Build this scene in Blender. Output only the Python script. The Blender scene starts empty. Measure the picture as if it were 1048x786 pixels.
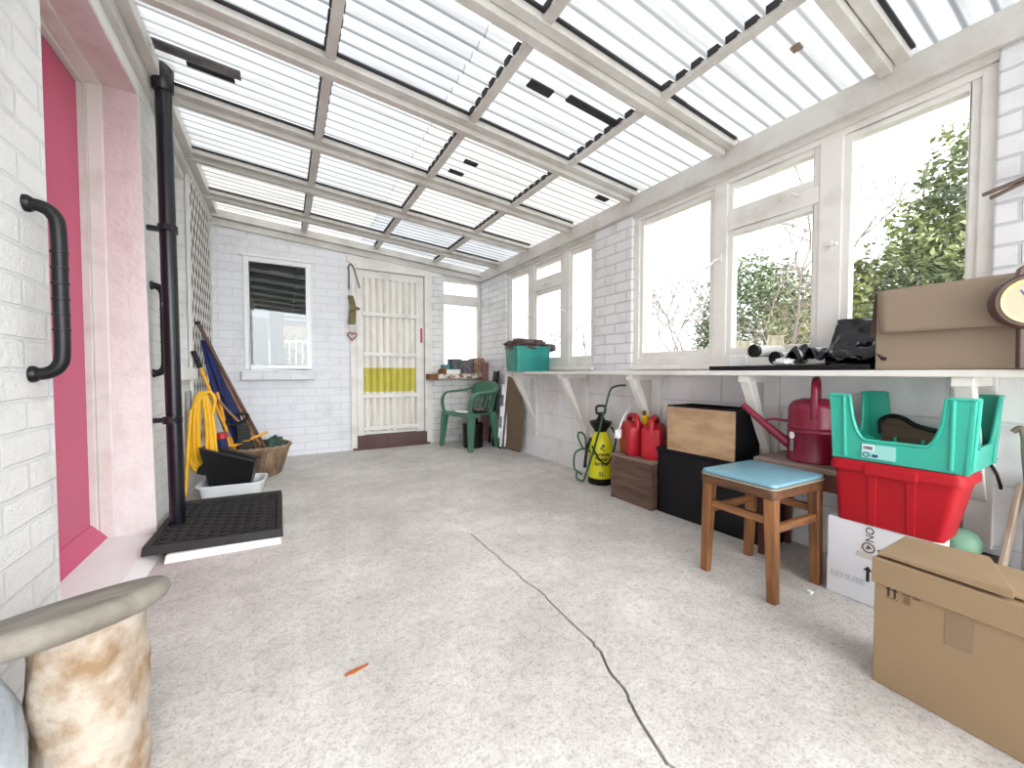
import bpy, bmesh, math, random
from mathutils import Vector, Matrix, noise
random.seed(7)
PI = math.pi
SC = bpy.context.scene
COL = SC.collection

# ------------------------------------------------------------------ materials
def newmat(name):
    m = bpy.data.materials.new(name); m.use_nodes = True
    nt = m.node_tree; nt.nodes.clear()
    return m, nt
def nd(nt, t, **kw):
    n = nt.nodes.new(t)
    for k, v in kw.items():
        if k in n.inputs: n.inputs[k].default_value = v
        else: setattr(n, k, v)
    return n
def lk(nt, a, ao, b, bi): nt.links.new(a.outputs[ao], b.inputs[bi])
def c4(c): return (c[0], c[1], c[2], 1)
def S(r, g, b):   # sRGB 0-255 -> linear
    f = lambda v: (v/255/12.92) if v <= 10 else ((v/255+.055)/1.055)**2.4
    return (f(r), f(g), f(b))

def mat(name, col, rough=.5, metal=0., var=.0, vscale=6., col2=None, bump=0., bscale=60., stretch=None, spec=.5, lo=.35, hi=.65, trans=0., detail=6.):
    m, nt = newmat(name)
    out = nd(nt, 'ShaderNodeOutputMaterial')
    p = nd(nt, 'ShaderNodeBsdfPrincipled', Roughness=rough, Metallic=metal)
    p.inputs['Base Color'].default_value = c4(col)
    p.inputs['Specular IOR Level'].default_value = spec
    lk(nt, p, 0, out, 0)
    tc = nd(nt, 'ShaderNodeTexCoord')
    src = (tc, 'Object')
    if stretch:
        mp = nd(nt, 'ShaderNodeMapping'); mp.inputs['Scale'].default_value = stretch
        lk(nt, tc, 'Object', mp, 'Vector'); src = (mp, 'Vector')
    if var > 0 or col2:
        n = nd(nt, 'ShaderNodeTexNoise', Scale=vscale, Detail=detail, Roughness=.6); lk(nt, src[0], src[1], n, 'Vector')
        r = nd(nt, 'ShaderNodeValToRGB')
        r.color_ramp.elements[0].position = lo; r.color_ramp.elements[1].position = hi
        c2 = col2 or tuple(max(0, c*(1-var)) for c in col)
        r.color_ramp.elements[0].color = c4(col); r.color_ramp.elements[1].color = c4(c2)
        lk(nt, n, 0, r, 0); lk(nt, r, 0, p, 'Base Color')
    if bump > 0:
        n2 = nd(nt, 'ShaderNodeTexNoise', Scale=bscale, Detail=5.); lk(nt, src[0], src[1], n2, 'Vector')
        b = nd(nt, 'ShaderNodeBump', Strength=bump, Distance=.01); lk(nt, n2, 0, b, 'Height'); lk(nt, b, 0, p, 'Normal')
    return m

def brickmat(name, plane, bw, rh, mort, col, mcol, strength=.6, rough=.5, nb=.35, soft=.0, off=(0, 0), squash=.5):
    m, nt = newmat(name)
    out = nd(nt, 'ShaderNodeOutputMaterial'); p = nd(nt, 'ShaderNodeBsdfPrincipled', Roughness=rough); lk(nt, p, 0, out, 0)
    tc = nd(nt, 'ShaderNodeTexCoord'); sx = nd(nt, 'ShaderNodeSeparateXYZ'); lk(nt, tc, 'Object', sx, 0)
    cb = nd(nt, 'ShaderNodeCombineXYZ')
    lk(nt, sx, 'Y' if plane == 'X' else 'X', cb, 'X'); lk(nt, sx, 'Z', cb, 'Y')
    ad = nd(nt, 'ShaderNodeVectorMath', operation='ADD'); lk(nt, cb, 0, ad, 0); ad.inputs[1].default_value = (off[0], off[1], 0)
    wob = nd(nt, 'ShaderNodeTexNoise', Scale=9., Detail=2.); lk(nt, tc, 'Object', wob, 'Vector')
    ws = nd(nt, 'ShaderNodeVectorMath', operation='SCALE'); ws.inputs['Scale'].default_value = .008; lk(nt, wob, 1, ws, 0)
    ad2 = nd(nt, 'ShaderNodeVectorMath', operation='ADD'); lk(nt, ad, 0, ad2, 0); lk(nt, ws, 0, ad2, 1)
    br = nd(nt, 'ShaderNodeTexBrick'); lk(nt, ad2, 0, br, 'Vector')
    br.inputs['Scale'].default_value = 1; br.inputs['Brick Width'].default_value = bw; br.inputs['Row Height'].default_value = rh
    br.inputs['Mortar Size'].default_value = mort; br.inputs['Mortar Smooth'].default_value = .35; br.inputs['Bias'].default_value = 0
    br.inputs['Color1'].default_value = c4(col); br.inputs['Color2'].default_value = c4(tuple(c*.96 for c in col)); br.inputs['Mortar'].default_value = c4(mcol)
    br.offset = squash
    # worn dirt
    n = nd(nt, 'ShaderNodeTexNoise', Scale=3.2, Detail=8., Roughness=.68); lk(nt, tc, 'Object', n, 'Vector')
    r = nd(nt, 'ShaderNodeValToRGB'); r.color_ramp.elements[0].position = .5; r.color_ramp.elements[1].position = .8
    r.color_ramp.elements[0].color = (1, 1, 1, 1); r.color_ramp.elements[1].color = (.72, .71, .7, 1); lk(nt, n, 0, r, 0)
    mx = nd(nt, 'ShaderNodeMix', data_type='RGBA', blend_type='MULTIPLY'); mx.inputs['Factor'].default_value = 1
    lk(nt, br, 'Color', mx, 'A'); lk(nt, r, 0, mx, 'B')
    lk(nt, mx, 'Result', p, 'Base Color')
    # bump: mortar grooves + rough face
    inv = nd(nt, 'ShaderNodeMath', operation='SUBTRACT'); inv.inputs[0].default_value = 1; lk(nt, br, 'Fac', inv, 1)
    mk = nd(nt, 'ShaderNodeTexNoise', Scale=1.7, Detail=2.); lk(nt, tc, 'Object', mk, 'Vector')
    mr = nd(nt, 'ShaderNodeMapRange'); mr.inputs['From Min'].default_value = .35; mr.inputs['From Max'].default_value = .6
    mr.inputs['To Min'].default_value = 1-soft; lk(nt, mk, 0, mr, 0)
    gm = nd(nt, 'ShaderNodeMath', operation='MULTIPLY'); lk(nt, inv, 0, gm, 0); lk(nt, mr, 0, gm, 1)
    n3 = nd(nt, 'ShaderNodeTexNoise', Scale=38., Detail=6., Roughness=.7); lk(nt, tc, 'Object', n3, 'Vector')
    sc = nd(nt, 'ShaderNodeMath', operation='MULTIPLY_ADD'); sc.inputs[1].default_value = nb; lk(nt, n3, 0, sc, 0); lk(nt, gm, 0, sc, 2)
    b = nd(nt, 'ShaderNodeBump', Strength=strength, Distance=.012); lk(nt, sc, 0, b, 'Height'); lk(nt, b, 0, p, 'Normal')
    return m

def wood(name, c1, c2, axis=2, rough=.5, scale=9., stretch=14., bump=.15, lo=.35, hi=.68):
    st = [stretch]*3; st[axis] = 1.0
    return mat(name, c1, rough, col2=c2, vscale=scale/3, stretch=tuple(st), bump=bump, bscale=scale, lo=lo, hi=hi)

def glassmat(name, refl=.1, tint=(1, 1, 1), mirror=.0):
    m, nt = newmat(name)
    out = nd(nt, 'ShaderNodeOutputMaterial'); t = nd(nt, 'ShaderNodeBsdfTransparent'); t.inputs[0].default_value = c4(tint)
    g = nd(nt, 'ShaderNodeBsdfGlossy', Roughness=.0); g.inputs[0].default_value = (1, 1, 1, 1)
    f = nd(nt, 'ShaderNodeFresnel', IOR=1.45)
    a = nd(nt, 'ShaderNodeMath', operation='MULTIPLY_ADD', use_clamp=True); a.inputs[1].default_value = refl; a.inputs[2].default_value = mirror; lk(nt, f, 0, a, 0)
    mx = nd(nt, 'ShaderNodeMixShader'); lk(nt, a, 0, mx, 0); lk(nt, t, 0, mx, 1); lk(nt, g, 0, mx, 2); lk(nt, mx, 0, out, 0)
    return m

def sheetmat(name, transp=.22, tone=(.93, .95, .97), dirt=.62):
    m, nt = newmat(name)
    out = nd(nt, 'ShaderNodeOutputMaterial')
    tc = nd(nt, 'ShaderNodeTexCoord')
    # grime settled along the corrugation valleys plus streaks along the fall
    mp = nd(nt, 'ShaderNodeMapping'); mp.inputs['Scale'].default_value = (.5, 9., 1.); lk(nt, tc, 'Object', mp, 0)
    n = nd(nt, 'ShaderNodeTexNoise', Scale=2.2, Detail=7., Roughness=.7); lk(nt, mp, 0, n, 'Vector')
    r = nd(nt, 'ShaderNodeValToRGB'); r.color_ramp.elements[0].position = .42; r.color_ramp.elements[1].position = .78
    r.color_ramp.elements[0].color = (1, 1, 1, 1); r.color_ramp.elements[1].color = (.6, .58, .54, 1); lk(nt, n, 0, r, 0)
    sx = nd(nt, 'ShaderNodeSeparateXYZ'); lk(nt, tc, 'Object', sx, 0)
    ph = nd(nt, 'ShaderNodeMath', operation='MULTIPLY'); ph.inputs[1].default_value = 2*PI/.0765; lk(nt, sx, 'Y', ph, 0)
    sn = nd(nt, 'ShaderNodeMath', operation='SINE'); lk(nt, ph, 0, sn, 0)
    r2 = nd(nt, 'ShaderNodeValToRGB'); e = r2.color_ramp.elements
    e[0].position = .02; e[0].color = (dirt*.72, dirt*.73, dirt*.73, 1); e[1].position = .20; e[1].color = (1, 1, 1, 1)
    mr = nd(nt, 'ShaderNodeMapRange'); mr.inputs['From Min'].default_value = -1; lk(nt, sn, 0, mr, 0); lk(nt, mr, 0, r2, 0)
    mx = nd(nt, 'ShaderNodeMix', data_type='RGBA', blend_type='MULTIPLY'); mx.inputs['Factor'].default_value = 1; lk(nt, r, 0, mx, 'A'); lk(nt, r2, 0, mx, 'B')
    mx2 = nd(nt, 'ShaderNodeMix', data_type='RGBA', blend_type='MULTIPLY'); mx2.inputs['Factor'].default_value = 1; lk(nt, mx, 'Result', mx2, 'A'); mx2.inputs['B'].default_value = c4(tone)
    tl = nd(nt, 'ShaderNodeBsdfTranslucent'); lk(nt, mx2, 'Result', tl, 0)
    tp = nd(nt, 'ShaderNodeBsdfTransparent'); lk(nt, mx2, 'Result', tp, 0)
    gl = nd(nt, 'ShaderNodeBsdfGlossy', Roughness=.25); df = nd(nt, 'ShaderNodeBsdfDiffuse'); lk(nt, mx2, 'Result', df, 0)
    a = nd(nt, 'ShaderNodeMixShader'); a.inputs[0].default_value = transp; lk(nt, tl, 0, a, 1); lk(nt, tp, 0, a, 2)
    b = nd(nt, 'ShaderNodeMixShader'); b.inputs[0].default_value = .10; lk(nt, a, 0, b, 1); lk(nt, df, 0, b, 2)
    c = nd(nt, 'ShaderNodeMixShader'); c.inputs[0].default_value = .05; lk(nt, b, 0, c, 1); lk(nt, gl, 0, c, 2)
    lk(nt, c, 0, out, 0)
    return m

def concrete(name):
    m, nt = newmat(name)
    out = nd(nt, 'ShaderNodeOutputMaterial'); p = nd(nt, 'ShaderNodeBsdfPrincipled', Roughness=.85); lk(nt, p, 0, out, 0)
    tc = nd(nt, 'ShaderNodeTexCoord')
    def ramp(scale, det, p0, c0, p1, c1, rough=.65):
        n = nd(nt, 'ShaderNodeTexNoise', Scale=scale, Detail=det, Roughness=rough); lk(nt, tc, 'Object', n, 'Vector')
        r = nd(nt, 'ShaderNodeValToRGB'); r.color_ramp.elements[0].position = p0; r.color_ramp.elements[1].position = p1
        r.color_ramp.elements[0].color = c4(c0); r.color_ramp.elements[1].color = c4(c1); lk(nt, n, 0, r, 0); return r
    a = ramp(1.6, 8, .32, S(184, 180, 176), .68, S(220, 217, 213))
    b = ramp(7, 9, .3, (.76, .74, .72), .66, (1.05, 1.04, 1.03), .75)
    c = ramp(130, 3, .33, (.66, .64, .63), .5, (1.03, 1.03, 1.03))
    d = ramp(3.0, 5, .62, (1, 1, 1), .74, (1.22, 1.21, 1.19))
    e = ramp(45, 4, .3, (.72, .7, .69), .52, (1.04, 1.04, 1.04), .7)
    cur = a
    for nx in (b, c, d, e):
        mx = nd(nt, 'ShaderNodeMix', data_type='RGBA', blend_type='MULTIPLY'); mx.inputs['Factor'].default_value = .85
        lk(nt, cur, 'Result' if cur.type == 'MIX' else 0, mx, 'A'); lk(nt, nx, 0, mx, 'B'); cur = mx
    lk(nt, cur, 'Result', p, 'Base Color')
    n = nd(nt, 'ShaderNodeTexNoise', Scale=60., Detail=8., Roughness=.75); lk(nt, tc, 'Object', n, 'Vector')
    bp = nd(nt, 'ShaderNodeBump', Strength=.45, Distance=.008); lk(nt, n, 0, bp, 'Height'); lk(nt, bp, 0, p, 'Normal')
    return m

WHITE = S(232, 231, 230)
M = {}
M['wall_back'] = brickmat('painted_brick_back', 'Y', .232, .080, .0065, S(228, 229, 234), S(214, 215, 220), .3, .5, .35, soft=.85, off=(.05, .03))
M['wall_left'] = brickmat('painted_brick_left', 'X', .232, .080, .0065, S(236, 235, 233), S(224, 224, 223), .6, .55, 1.4, soft=.45, off=(.1, .02))
M['pier'] = brickmat('painted_brick_pier', 'X', .224, .0765, .006, S(226, 226, 228), S(196, 197, 201), .65, .42, .35, off=(.04, .0))
M['pier_back'] = brickmat('painted_brick_pier_back', 'Y', .224, .0765, .006, S(230, 230, 228), S(200, 200, 202), .6, .42, .35)
M['block'] = brickmat('painted_block', 'X', .45, .225, .005, S(238, 238, 240), S(218, 218, 222), .5, .5, .6, soft=.5)
M['paint'] = mat('white_gloss_paint', S(226, 223, 218), .42, col2=S(204, 198, 190), vscale=5, lo=.5, hi=.75, bump=.12, bscale=40)
M['beam'] = mat('old_white_beam_paint', S(206, 203, 198), .5, col2=S(180, 174, 166), vscale=4, lo=.45, hi=.75, bump=.2, bscale=45)
M['upvc'] = mat('white_plastic', S(240, 241, 243), .3)
M['render'] = mat('white_smooth_render', S(234, 233, 231), .6, var=.06, vscale=5, bump=.35, bscale=28)
M['pinkrender'] = mat('pink_tinted_render', S(226, 219, 217), .6, col2=S(212, 198, 196), vscale=9, lo=.45, hi=.75, bump=.4, bscale=45)
M['doorpink'] = mat('raspberry_door_paint', S(204, 76, 118), .38, var=.08, vscale=3, bump=.04, bscale=90)
M['darkgap'] = mat('dark_gap_strip', (.01, .01, .012), .6)
M['concrete'] = concrete('worn_concrete')
M['crackdirt'] = mat('crack_dirt', S(44, 38, 34), .95)
M['glass'] = glassmat('window_glass', .55)
M['mirrorglass'] = glassmat('reflecting_glass', .9, (.52, .55, .55), .03)
M['blackplastic'] = mat('black_plastic', (.0045, .0045, .0055), .38, spec=.35)
M['blackpaint'] = mat('black_gloss_pipe', (.0045, .0045, .009), .3, col2=(.45, .45, .45), vscale=14, lo=.70, hi=.73, bump=.15, bscale=30)
M['rubber'] = mat('black_rubber', (.009, .009, .010), .5, var=.4, vscale=30)
M['rubberedge'] = mat('dusty_rubber', (.028, .026, .026), .7, var=.4, vscale=20)
M['yellowhose'] = mat('yellow_hose', S(238, 182, 30), .4, var=.15, vscale=6)
M['yellow'] = mat('yellow_plastic', S(224, 218, 28), .38)
M['orangeyellow'] = mat('orange_yellow_paint', S(226, 160, 40), .4)
M['blue'] = mat('navy_cloth', S(30, 46, 110), .7, col2=S(20, 28, 66), vscale=12, bump=.5, bscale=40)
M['darkwood'] = wood('dark_handle_wood', S(104, 74, 56), S(70, 48, 38))
M['midwood'] = wood('pale_handle_wood', S(170, 126, 92), S(130, 90, 62))
M['wicker'] = mat('wicker', S(160, 134, 108), .7, col2=S(96, 74, 58), vscale=16, stretch=(1, 1, .35), bump=.6, bscale=70)
M['whiteplastic'] = mat('dull_white_plastic', S(224, 226, 228), .4, var=.08)
M['greenplastic'] = mat('green_chair_plastic', S(74, 122, 100), .42, var=.12, vscale=4)
M['darkgreen'] = mat('dark_green_paint', S(34, 88, 52), .4)
M['teal'] = mat('teal_plastic', S(52, 178, 156), .38, var=.05)
M['tealbin'] = mat('translucent_teal_plastic', S(16, 140, 128), .3, col2=S(12, 110, 106), vscale=4)
M['red'] = mat('red_plastic', S(174, 14, 30), .5, spec=.3, var=.1, vscale=5)
M['redcan'] = mat('red_fuel_can_plastic', S(178, 22, 38), .4, var=.12, vscale=8)
M['crimson'] = mat('crimson_enamel', S(128, 20, 50), .32, var=.12, vscale=6)
M['card'] = mat('brown_cardboard', S(147, 123, 94), .75, var=.07, vscale=4, bump=.05, bscale=60)
M['card2'] = mat('dull_cardboard', S(146, 128, 110), .75, var=.07, vscale=4, bump=.05, bscale=60)
M['cardedge'] = mat('cardboard_edge', S(206, 178, 142), .8)
M['cardwhite'] = mat('white_cardboard', S(228, 230, 236), .6, var=.05)
M['tape'] = mat('brown_tape', S(132, 110, 88), .25)
M['ink'] = mat('black_ink', S(40, 34, 34), .6)
M['brownink'] = mat('brown_ink', S(110, 80, 60), .6)
M['pencil'] = mat('faint_pencil', S(190, 190, 196), .6)
M['stool'] = wood('honey_stool_wood', S(150, 100, 56), S(88, 54, 30), 2, .45, 10, 10)
M['stoolh'] = wood('honey_stool_wood_rail', S(146, 98, 56), S(84, 52, 30), 1, .45, 10, 10)
M['stoolx'] = wood('honey_stool_wood_side', S(146, 98, 56), S(84, 52, 30), 0, .45, 10, 10)
M['apron'] = wood('worn_dark_edge', S(112, 74, 46), S(38, 24, 16), 1, .5, 14, 4)
M['vinyl'] = mat('pale_blue_vinyl', S(122, 168, 186), .35, var=.12, vscale=7)
M['vinyledge'] = mat('cream_piping', S(150, 144, 128), .5)
M['cratewood'] = wood('brown_crate_wood', S(112, 88, 74), S(70, 52, 44), 1, .65, 9, 8, .3)
M['palewood'] = mat('pale_ply', S(190, 158, 122), .6, col2=S(140, 108, 80), vscale=5, stretch=(1, 1, 3), lo=.4, hi=.75)
M['blackwood'] = mat('black_painted_wood', (.0035, .0035, .006), .5, spec=.3, col2=(.012, .012, .016), vscale=30, lo=.6, hi=.8, bump=.15, bscale=60)
M['mahogany'] = wood('red_brown_wood', S(104, 60, 50), S(70, 38, 32), 2, .45)
M['greytop'] = wood('grey_brown_top', S(150, 126, 116), S(116, 96, 88), 1, .5)
M['hardboard'] = mat('hardboard', S(122, 102, 80), .7, var=.15, vscale=5)
M['redboard'] = wood('reddish_board', S(146, 104, 98), S(118, 82, 78), 2, .6)
M['brickred'] = brickmat('dark_red_step_brick', 'Y', .225, .16, .006, S(98, 72, 68), S(80, 64, 60), .6, .7, .5)
M['ledgewood'] = mat('flaking_ledge', S(128, 96, 74), .7, col2=S(214, 206, 196), vscale=16, lo=.45, hi=.55, bump=.5, bscale=40)
M['corr'] = mat('corrugated_plastic', S(236, 234, 228), .45, col2=S(220, 214, 202), vscale=4, stretch=(4, 4, 1))
M['corryellow'] = mat('yellow_corrugated_plastic', S(206, 196, 84), .45, var=.15, vscale=6)
M['redpaint'] = mat('red_paint', S(190, 40, 50), .4)
M['stone'] = mat('tan_stone', S(174, 162, 148), .75, col2=S(136, 110, 82), vscale=11, lo=.44, hi=.62, bump=1.0, bscale=16)
M['disc'] = mat('weathered_disc', S(142, 136, 126), .7, col2=S(100, 94, 84), vscale=4, stretch=(1.6, 5, 1), lo=.4, hi=.72, bump=.3, bscale=40)
M['greystone'] = mat('pale_grey_stone', S(186, 192, 198), .7, col2=S(140, 148, 156), vscale=9, bump=.5, bscale=30)
M['cloth'] = mat('brown_coat_cloth', S(104, 82, 80), .85, col2=S(62, 48, 52), vscale=12, bump=.4, bscale=60)
M['bag'] = mat('black_bin_bag', (.003, .003, .006), .25, bump=.25, bscale=25)
M['paper'] = mat('white_paper', S(236, 238, 240), .6)
M['tube'] = mat('pale_grey_card', S(200, 198, 194), .5)
M['brick1'] = mat('dark_grey_block', S(104, 108, 110), .85, col2=S(70, 74, 78), vscale=25, bump=.5, bscale=50)
M['brick2'] = mat('brown_grey_block', S(120, 116, 116), .85, col2=S(70, 66, 68), vscale=28, bump=.5, bscale=50)
M['brick3'] = mat('tan_rough_stone', S(176, 148, 122), .85, col2=S(120, 88, 70), vscale=22, bump=.6, bscale=35)
M['tealitem'] = mat('teal_paint', S(60, 132, 136), .6)
M['rust'] = mat('rusty_brown', S(128, 84, 52), .8, var=.4, vscale=30)
M['mint'] = mat('pale_mint_plastic', S(128, 172, 146), .5, var=.15, vscale=12)
M['roll'] = mat('white_roll', S(220, 222, 226), .6)
M['batten'] = wood('pale_batten', S(178, 164, 146), S(146, 130, 114), 2)
M['clockwood'] = wood('brown_clock_wood', S(88, 62, 50), S(60, 40, 32), 2, .4)
M['cream'] = mat('cream_dial', S(172, 162, 134), .4)
M['brass'] = mat('brass', S(190, 160, 100), .3, metal=.8)
M['metal'] = mat('grey_metal', S(150, 152, 154), .4, metal=.7)
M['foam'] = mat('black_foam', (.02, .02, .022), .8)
M['blind'] = mat('dark_grey_blind', S(136, 133, 130), .7, col2=S(104, 101, 99), vscale=3, stretch=(2, 1, 30))
M['green1'] = mat('green_moss_paint', S(126, 124, 70), .7, col2=S(92, 66, 48), vscale=25)
M['copper'] = mat('copper_brown', S(160, 100, 84), .5)
M['leafA'] = mat('holly_leaf', S(122, 132, 74), .4, col2=S(66, 82, 46), vscale=2.6, lo=.38, hi=.62)
M['leafB'] = mat('ivy_leaf', S(118, 134, 92), .5, col2=S(74, 90, 60), vscale=2.6, lo=.38, hi=.62)
M['leafC'] = mat('pale_bush_leaf', S(164, 164, 120), .6, col2=S(120, 112, 80), vscale=3)
M['bark'] = mat('grey_bark', S(140, 130, 124), .8, var=.2, vscale=8)
M['rooftile'] = brickmat('pale_roof_tiles', 'X', .3, .22, .02, S(196, 190, 186), S(140, 134, 130), .8, .8, .3)
M['housebrick'] = mat('orange_brown_brick', S(186, 150, 122), .8, var=.2, vscale=9)
M['ground'] = mat('garden_ground', S(120, 118, 96), .95, var=.3, vscale=2)
M['fence'] = wood('weathered_fence', S(178, 172, 150), S(138, 132, 112), 2, .8)
M['housewhite'] = mat('white_house_wall', S(230, 230, 228), .7)
M['wglass'] = mat('dark_house_glass', S(90, 110, 124), .1)
M['ledge'] = M['ledgewood']

# ------------------------------------------------------------------ geometry helpers
def Tm(x, y, z): return Matrix.Translation((x, y, z))
def RX(a): return Matrix.Rotation(math.radians(a), 4, 'X')
def RY(a): return Matrix.Rotation(math.radians(a), 4, 'Y')
def RZ(a): return Matrix.Rotation(math.radians(a), 4, 'Z')
I4 = Matrix.Identity(4)

class B:
    def __init__(s): s.bm = bmesh.new()
    def v(s, p, X=I4): return s.bm.verts.new(X @ Vector(p))
    def f(s, vs):
        try: return s.bm.faces.new(vs)
        except ValueError: return None
    def box(s, a, b, X=I4):
        x0, y0, z0 = a; x1, y1, z1 = b
        V = [s.v(p, X) for p in ((x0, y0, z0), (x1, y0, z0), (x1, y1, z0), (x0, y1, z0), (x0, y0, z1), (x1, y0, z1), (x1, y1, z1), (x0, y1, z1))]
        for q in ((3, 2, 1, 0), (4, 5, 6, 7), (0, 1, 5, 4), (1, 2, 6, 5), (2, 3, 7, 6), (3, 0, 4, 7)): s.f([V[i] for i in q])
        return s
    def hexa(s, bot, top, X=I4):   # two quads of points, counter-clockwise from above
        V = [s.v(p, X) for p in list(bot)+list(top)]
        n = len(bot)
        s.f([V[i] for i in reversed(range(n))]); s.f([V[n+i] for i in range(n)])
        for i in range(n): s.f([V[i], V[(i+1) % n], V[n+(i+1) % n], V[n+i]])
        return s
    def prism(s, poly, z0, z1, X=I4):
        return s.hexa([(p[0], p[1], z0) for p in poly], [(p[0], p[1], z1) for p in poly], X)
    def rings(s, rings, closed=False, caps=True):
        n = len(rings[0])
        for a, b in zip(rings, rings[1:] + ([rings[0]] if closed else [])):
            for i in range(n): s.f([a[i], a[(i+1) % n], b[(i+1) % n], b[i]])
        if caps and not closed:
            s.f(list(reversed(rings[0]))); s.f(rings[-1])
        return s
    def tube(s, pts, r, seg=8, closed=False, X=I4, flat=None):
        pts = [Vector(p) for p in pts]; n = len(pts)
        rs = r if isinstance(r, (list, tuple)) else [r]*n
        up = None; rings = []
        for i, p in enumerate(pts):
            if closed: t = pts[(i+1) % n]-pts[i-1]
            else: t = pts[min(i+1, n-1)]-pts[max(i-1, 0)]
            t.normalize()
            if up is None:
                up = Vector((0, 0, 1)) if abs(t.z) < .9 else Vector((1, 0, 0))
            up = (up - t*up.dot(t)); up.normalize(); sd = t.cross(up)
            fa, fb = (1, 1) if not flat else flat
            rings.append([s.v(p + (up*math.cos(2*PI*k/seg)*fa + sd*math.sin(2*PI*k/seg)*fb)*rs[i], X) for k in range(seg)])
        return s.rings(rings, closed)
    def lathe(s, prof, seg=24, X=I4, ox=1., oy=1.):
        rings = []
        for r, z in prof:
            rings.append([s.v((max(r, 1e-4)*math.cos(2*PI*k/seg)*ox, max(r, 1e-4)*math.sin(2*PI*k/seg)*oy, z), X) for k in range(seg)])
        return s.rings(rings)
    def grid(s, fn, nu, nv, X=I4, closed_u=False):
        V = [[s.v(fn(i/nu, j/nv), X) for j in range(nv+1)] for i in range(nu if closed_u else nu+1)]
        m = len(V)
        for i in range(nu):
            for j in range(nv):
                s.f([V[i][j], V[(i+1) % m][j], V[(i+1) % m][j+1], V[i][j+1]])
        return s
    def blob(s, c, r, amp=.15, fr=3., seg=24, rows=14, X=I4, seed=0):
        def fn(u, v):
            a = 2*PI*u; b = PI*(v-.5)*.999
            d = Vector((math.cos(a)*math.cos(b), math.sin(a)*math.cos(b), math.sin(b)))
            k = 1 + amp*noise.noise(d*fr + Vector((seed*3.1, seed, 0))) + amp*.5*noise.noise(d*fr*2.7 + Vector((seed, 9, 0)))
            return (c[0]+d.x*r[0]*k, c[1]+d.y*r[1]*k, c[2]+d.z*r[2]*k)
        return s.grid(fn, seg, rows, X, True)
    def build(s, name, m, parent=None, bevel=0, smooth=None, solid=0, subs=0, seg=2):
        bmesh.ops.remove_doubles(s.bm, verts=s.bm.verts, dist=1e-6)
        bmesh.ops.recalc_face_normals(s.bm, faces=s.bm.faces)
        me = bpy.data.meshes.new(name); s.bm.to_mesh(me); s.bm.free()
        me.materials.append(m)
        o = bpy.data.objects.new(name, me); COL.objects.link(o)
        if parent: o.parent = parent
        if smooth is not None:
            for p in me.polygons: p.use_smooth = True
            me.set_sharp_from_angle(angle=math.radians(smooth))
        if solid:
            md = o.modifiers.new('solid', 'SOLIDIFY'); md.thickness = abs(solid); md.offset = 1 if solid > 0 else -1
        if bevel:
            md = o.modifiers.new('bevel', 'BEVEL'); md.width = bevel; md.segments = seg; md.limit_method = 'ANGLE'; md.angle_limit = math.radians(40)
        if subs:
            md = o.modifiers.new('sub', 'SUBSURF'); md.levels = subs; md.render_levels = subs
        return o

def bez(pts, n=8):   # Catmull-Rom through points
    P = [Vector(p) for p in pts]; P = [P[0]*2-P[1]] + P + [P[-1]*2-P[-2]]; out = []
    for i in range(1, len(P)-2):
        for k in range(n):
            t = k/n; a, b, c, d = P[i-1:i+3]
            out.append(.5*((2*b)+(c-a)*t+(2*a-5*b+4*c-d)*t*t+(3*b-a-3*c+d)*t**3))
    out.append(P[-2]); return out

def thing(name, label, cat, loc=(0, 0, 0), rz=0., group=None, rot=None):
    o = bpy.data.objects.new(name, None); o.empty_display_size = .05; COL.objects.link(o)
    o.location = loc; o.rotation_euler = rot or (0, 0, math.radians(rz))
    o['label'] = label; o['category'] = cat
    if group: o['group'] = group
    return o
def tag(o, label, cat, group=None):
    o['label'] = label; o['category'] = cat
    if group: o['group'] = group
    return o
def struct(o, label=None):
    o['kind'] = 'structure'
    if label: o['label'] = label
    return o
def sroot(name, label):
    o = bpy.data.objects.new(name, None); COL.objects.link(o); o['kind'] = 'structure'; o['label'] = label
    return o
def at(o, loc, rz=0., rot=None):
    o.location = loc; o.rotation_euler = rot or (0, 0, math.radians(rz)); return o
def text(name, s, size, m, parent, X, extrude=.0004, bold=0.):
    cu = bpy.data.curves.new(name, 'FONT'); cu.body = s; cu.size = size; cu.offset = bold; cu.extrude = extrude; cu.align_x = 'CENTER'; cu.align_y = 'CENTER'
    tmp = bpy.data.objects.new(name+'_tmp', cu); COL.objects.link(tmp)
    dg = bpy.context.evaluated_depsgraph_get(); me = bpy.data.meshes.new_from_object(tmp.evaluated_get(dg))
    bpy.data.objects.remove(tmp); me.transform(X); me.name = name; me.materials.clear(); me.materials.append(m)
    o = bpy.data.objects.new(name, me); COL.objects.link(o)
    if parent: o.parent = parent
    return o
# text lying in plane facing -X (reads towards -Y), facing -Y
FACE_NX = Matrix(((0, 0, -1, 0), (-1, 0, 0, 0), (0, 1, 0, 0), (0, 0, 0, 1)))
FACE_NY = Matrix(((1, 0, 0, 0), (0, 0, -1, 0), (0, 1, 0, 0), (0, 0, 0, 1)))

# ------------------------------------------------------------------ key levels
XL, XR, YB = -.58, 2.20, 4.54
SLOPE = .08
def rz_(x, base=2.07): return base + (2.19-x)*SLOPE       # underside of the rafters
def sheet_z(x): return rz_(x) + .068

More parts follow.
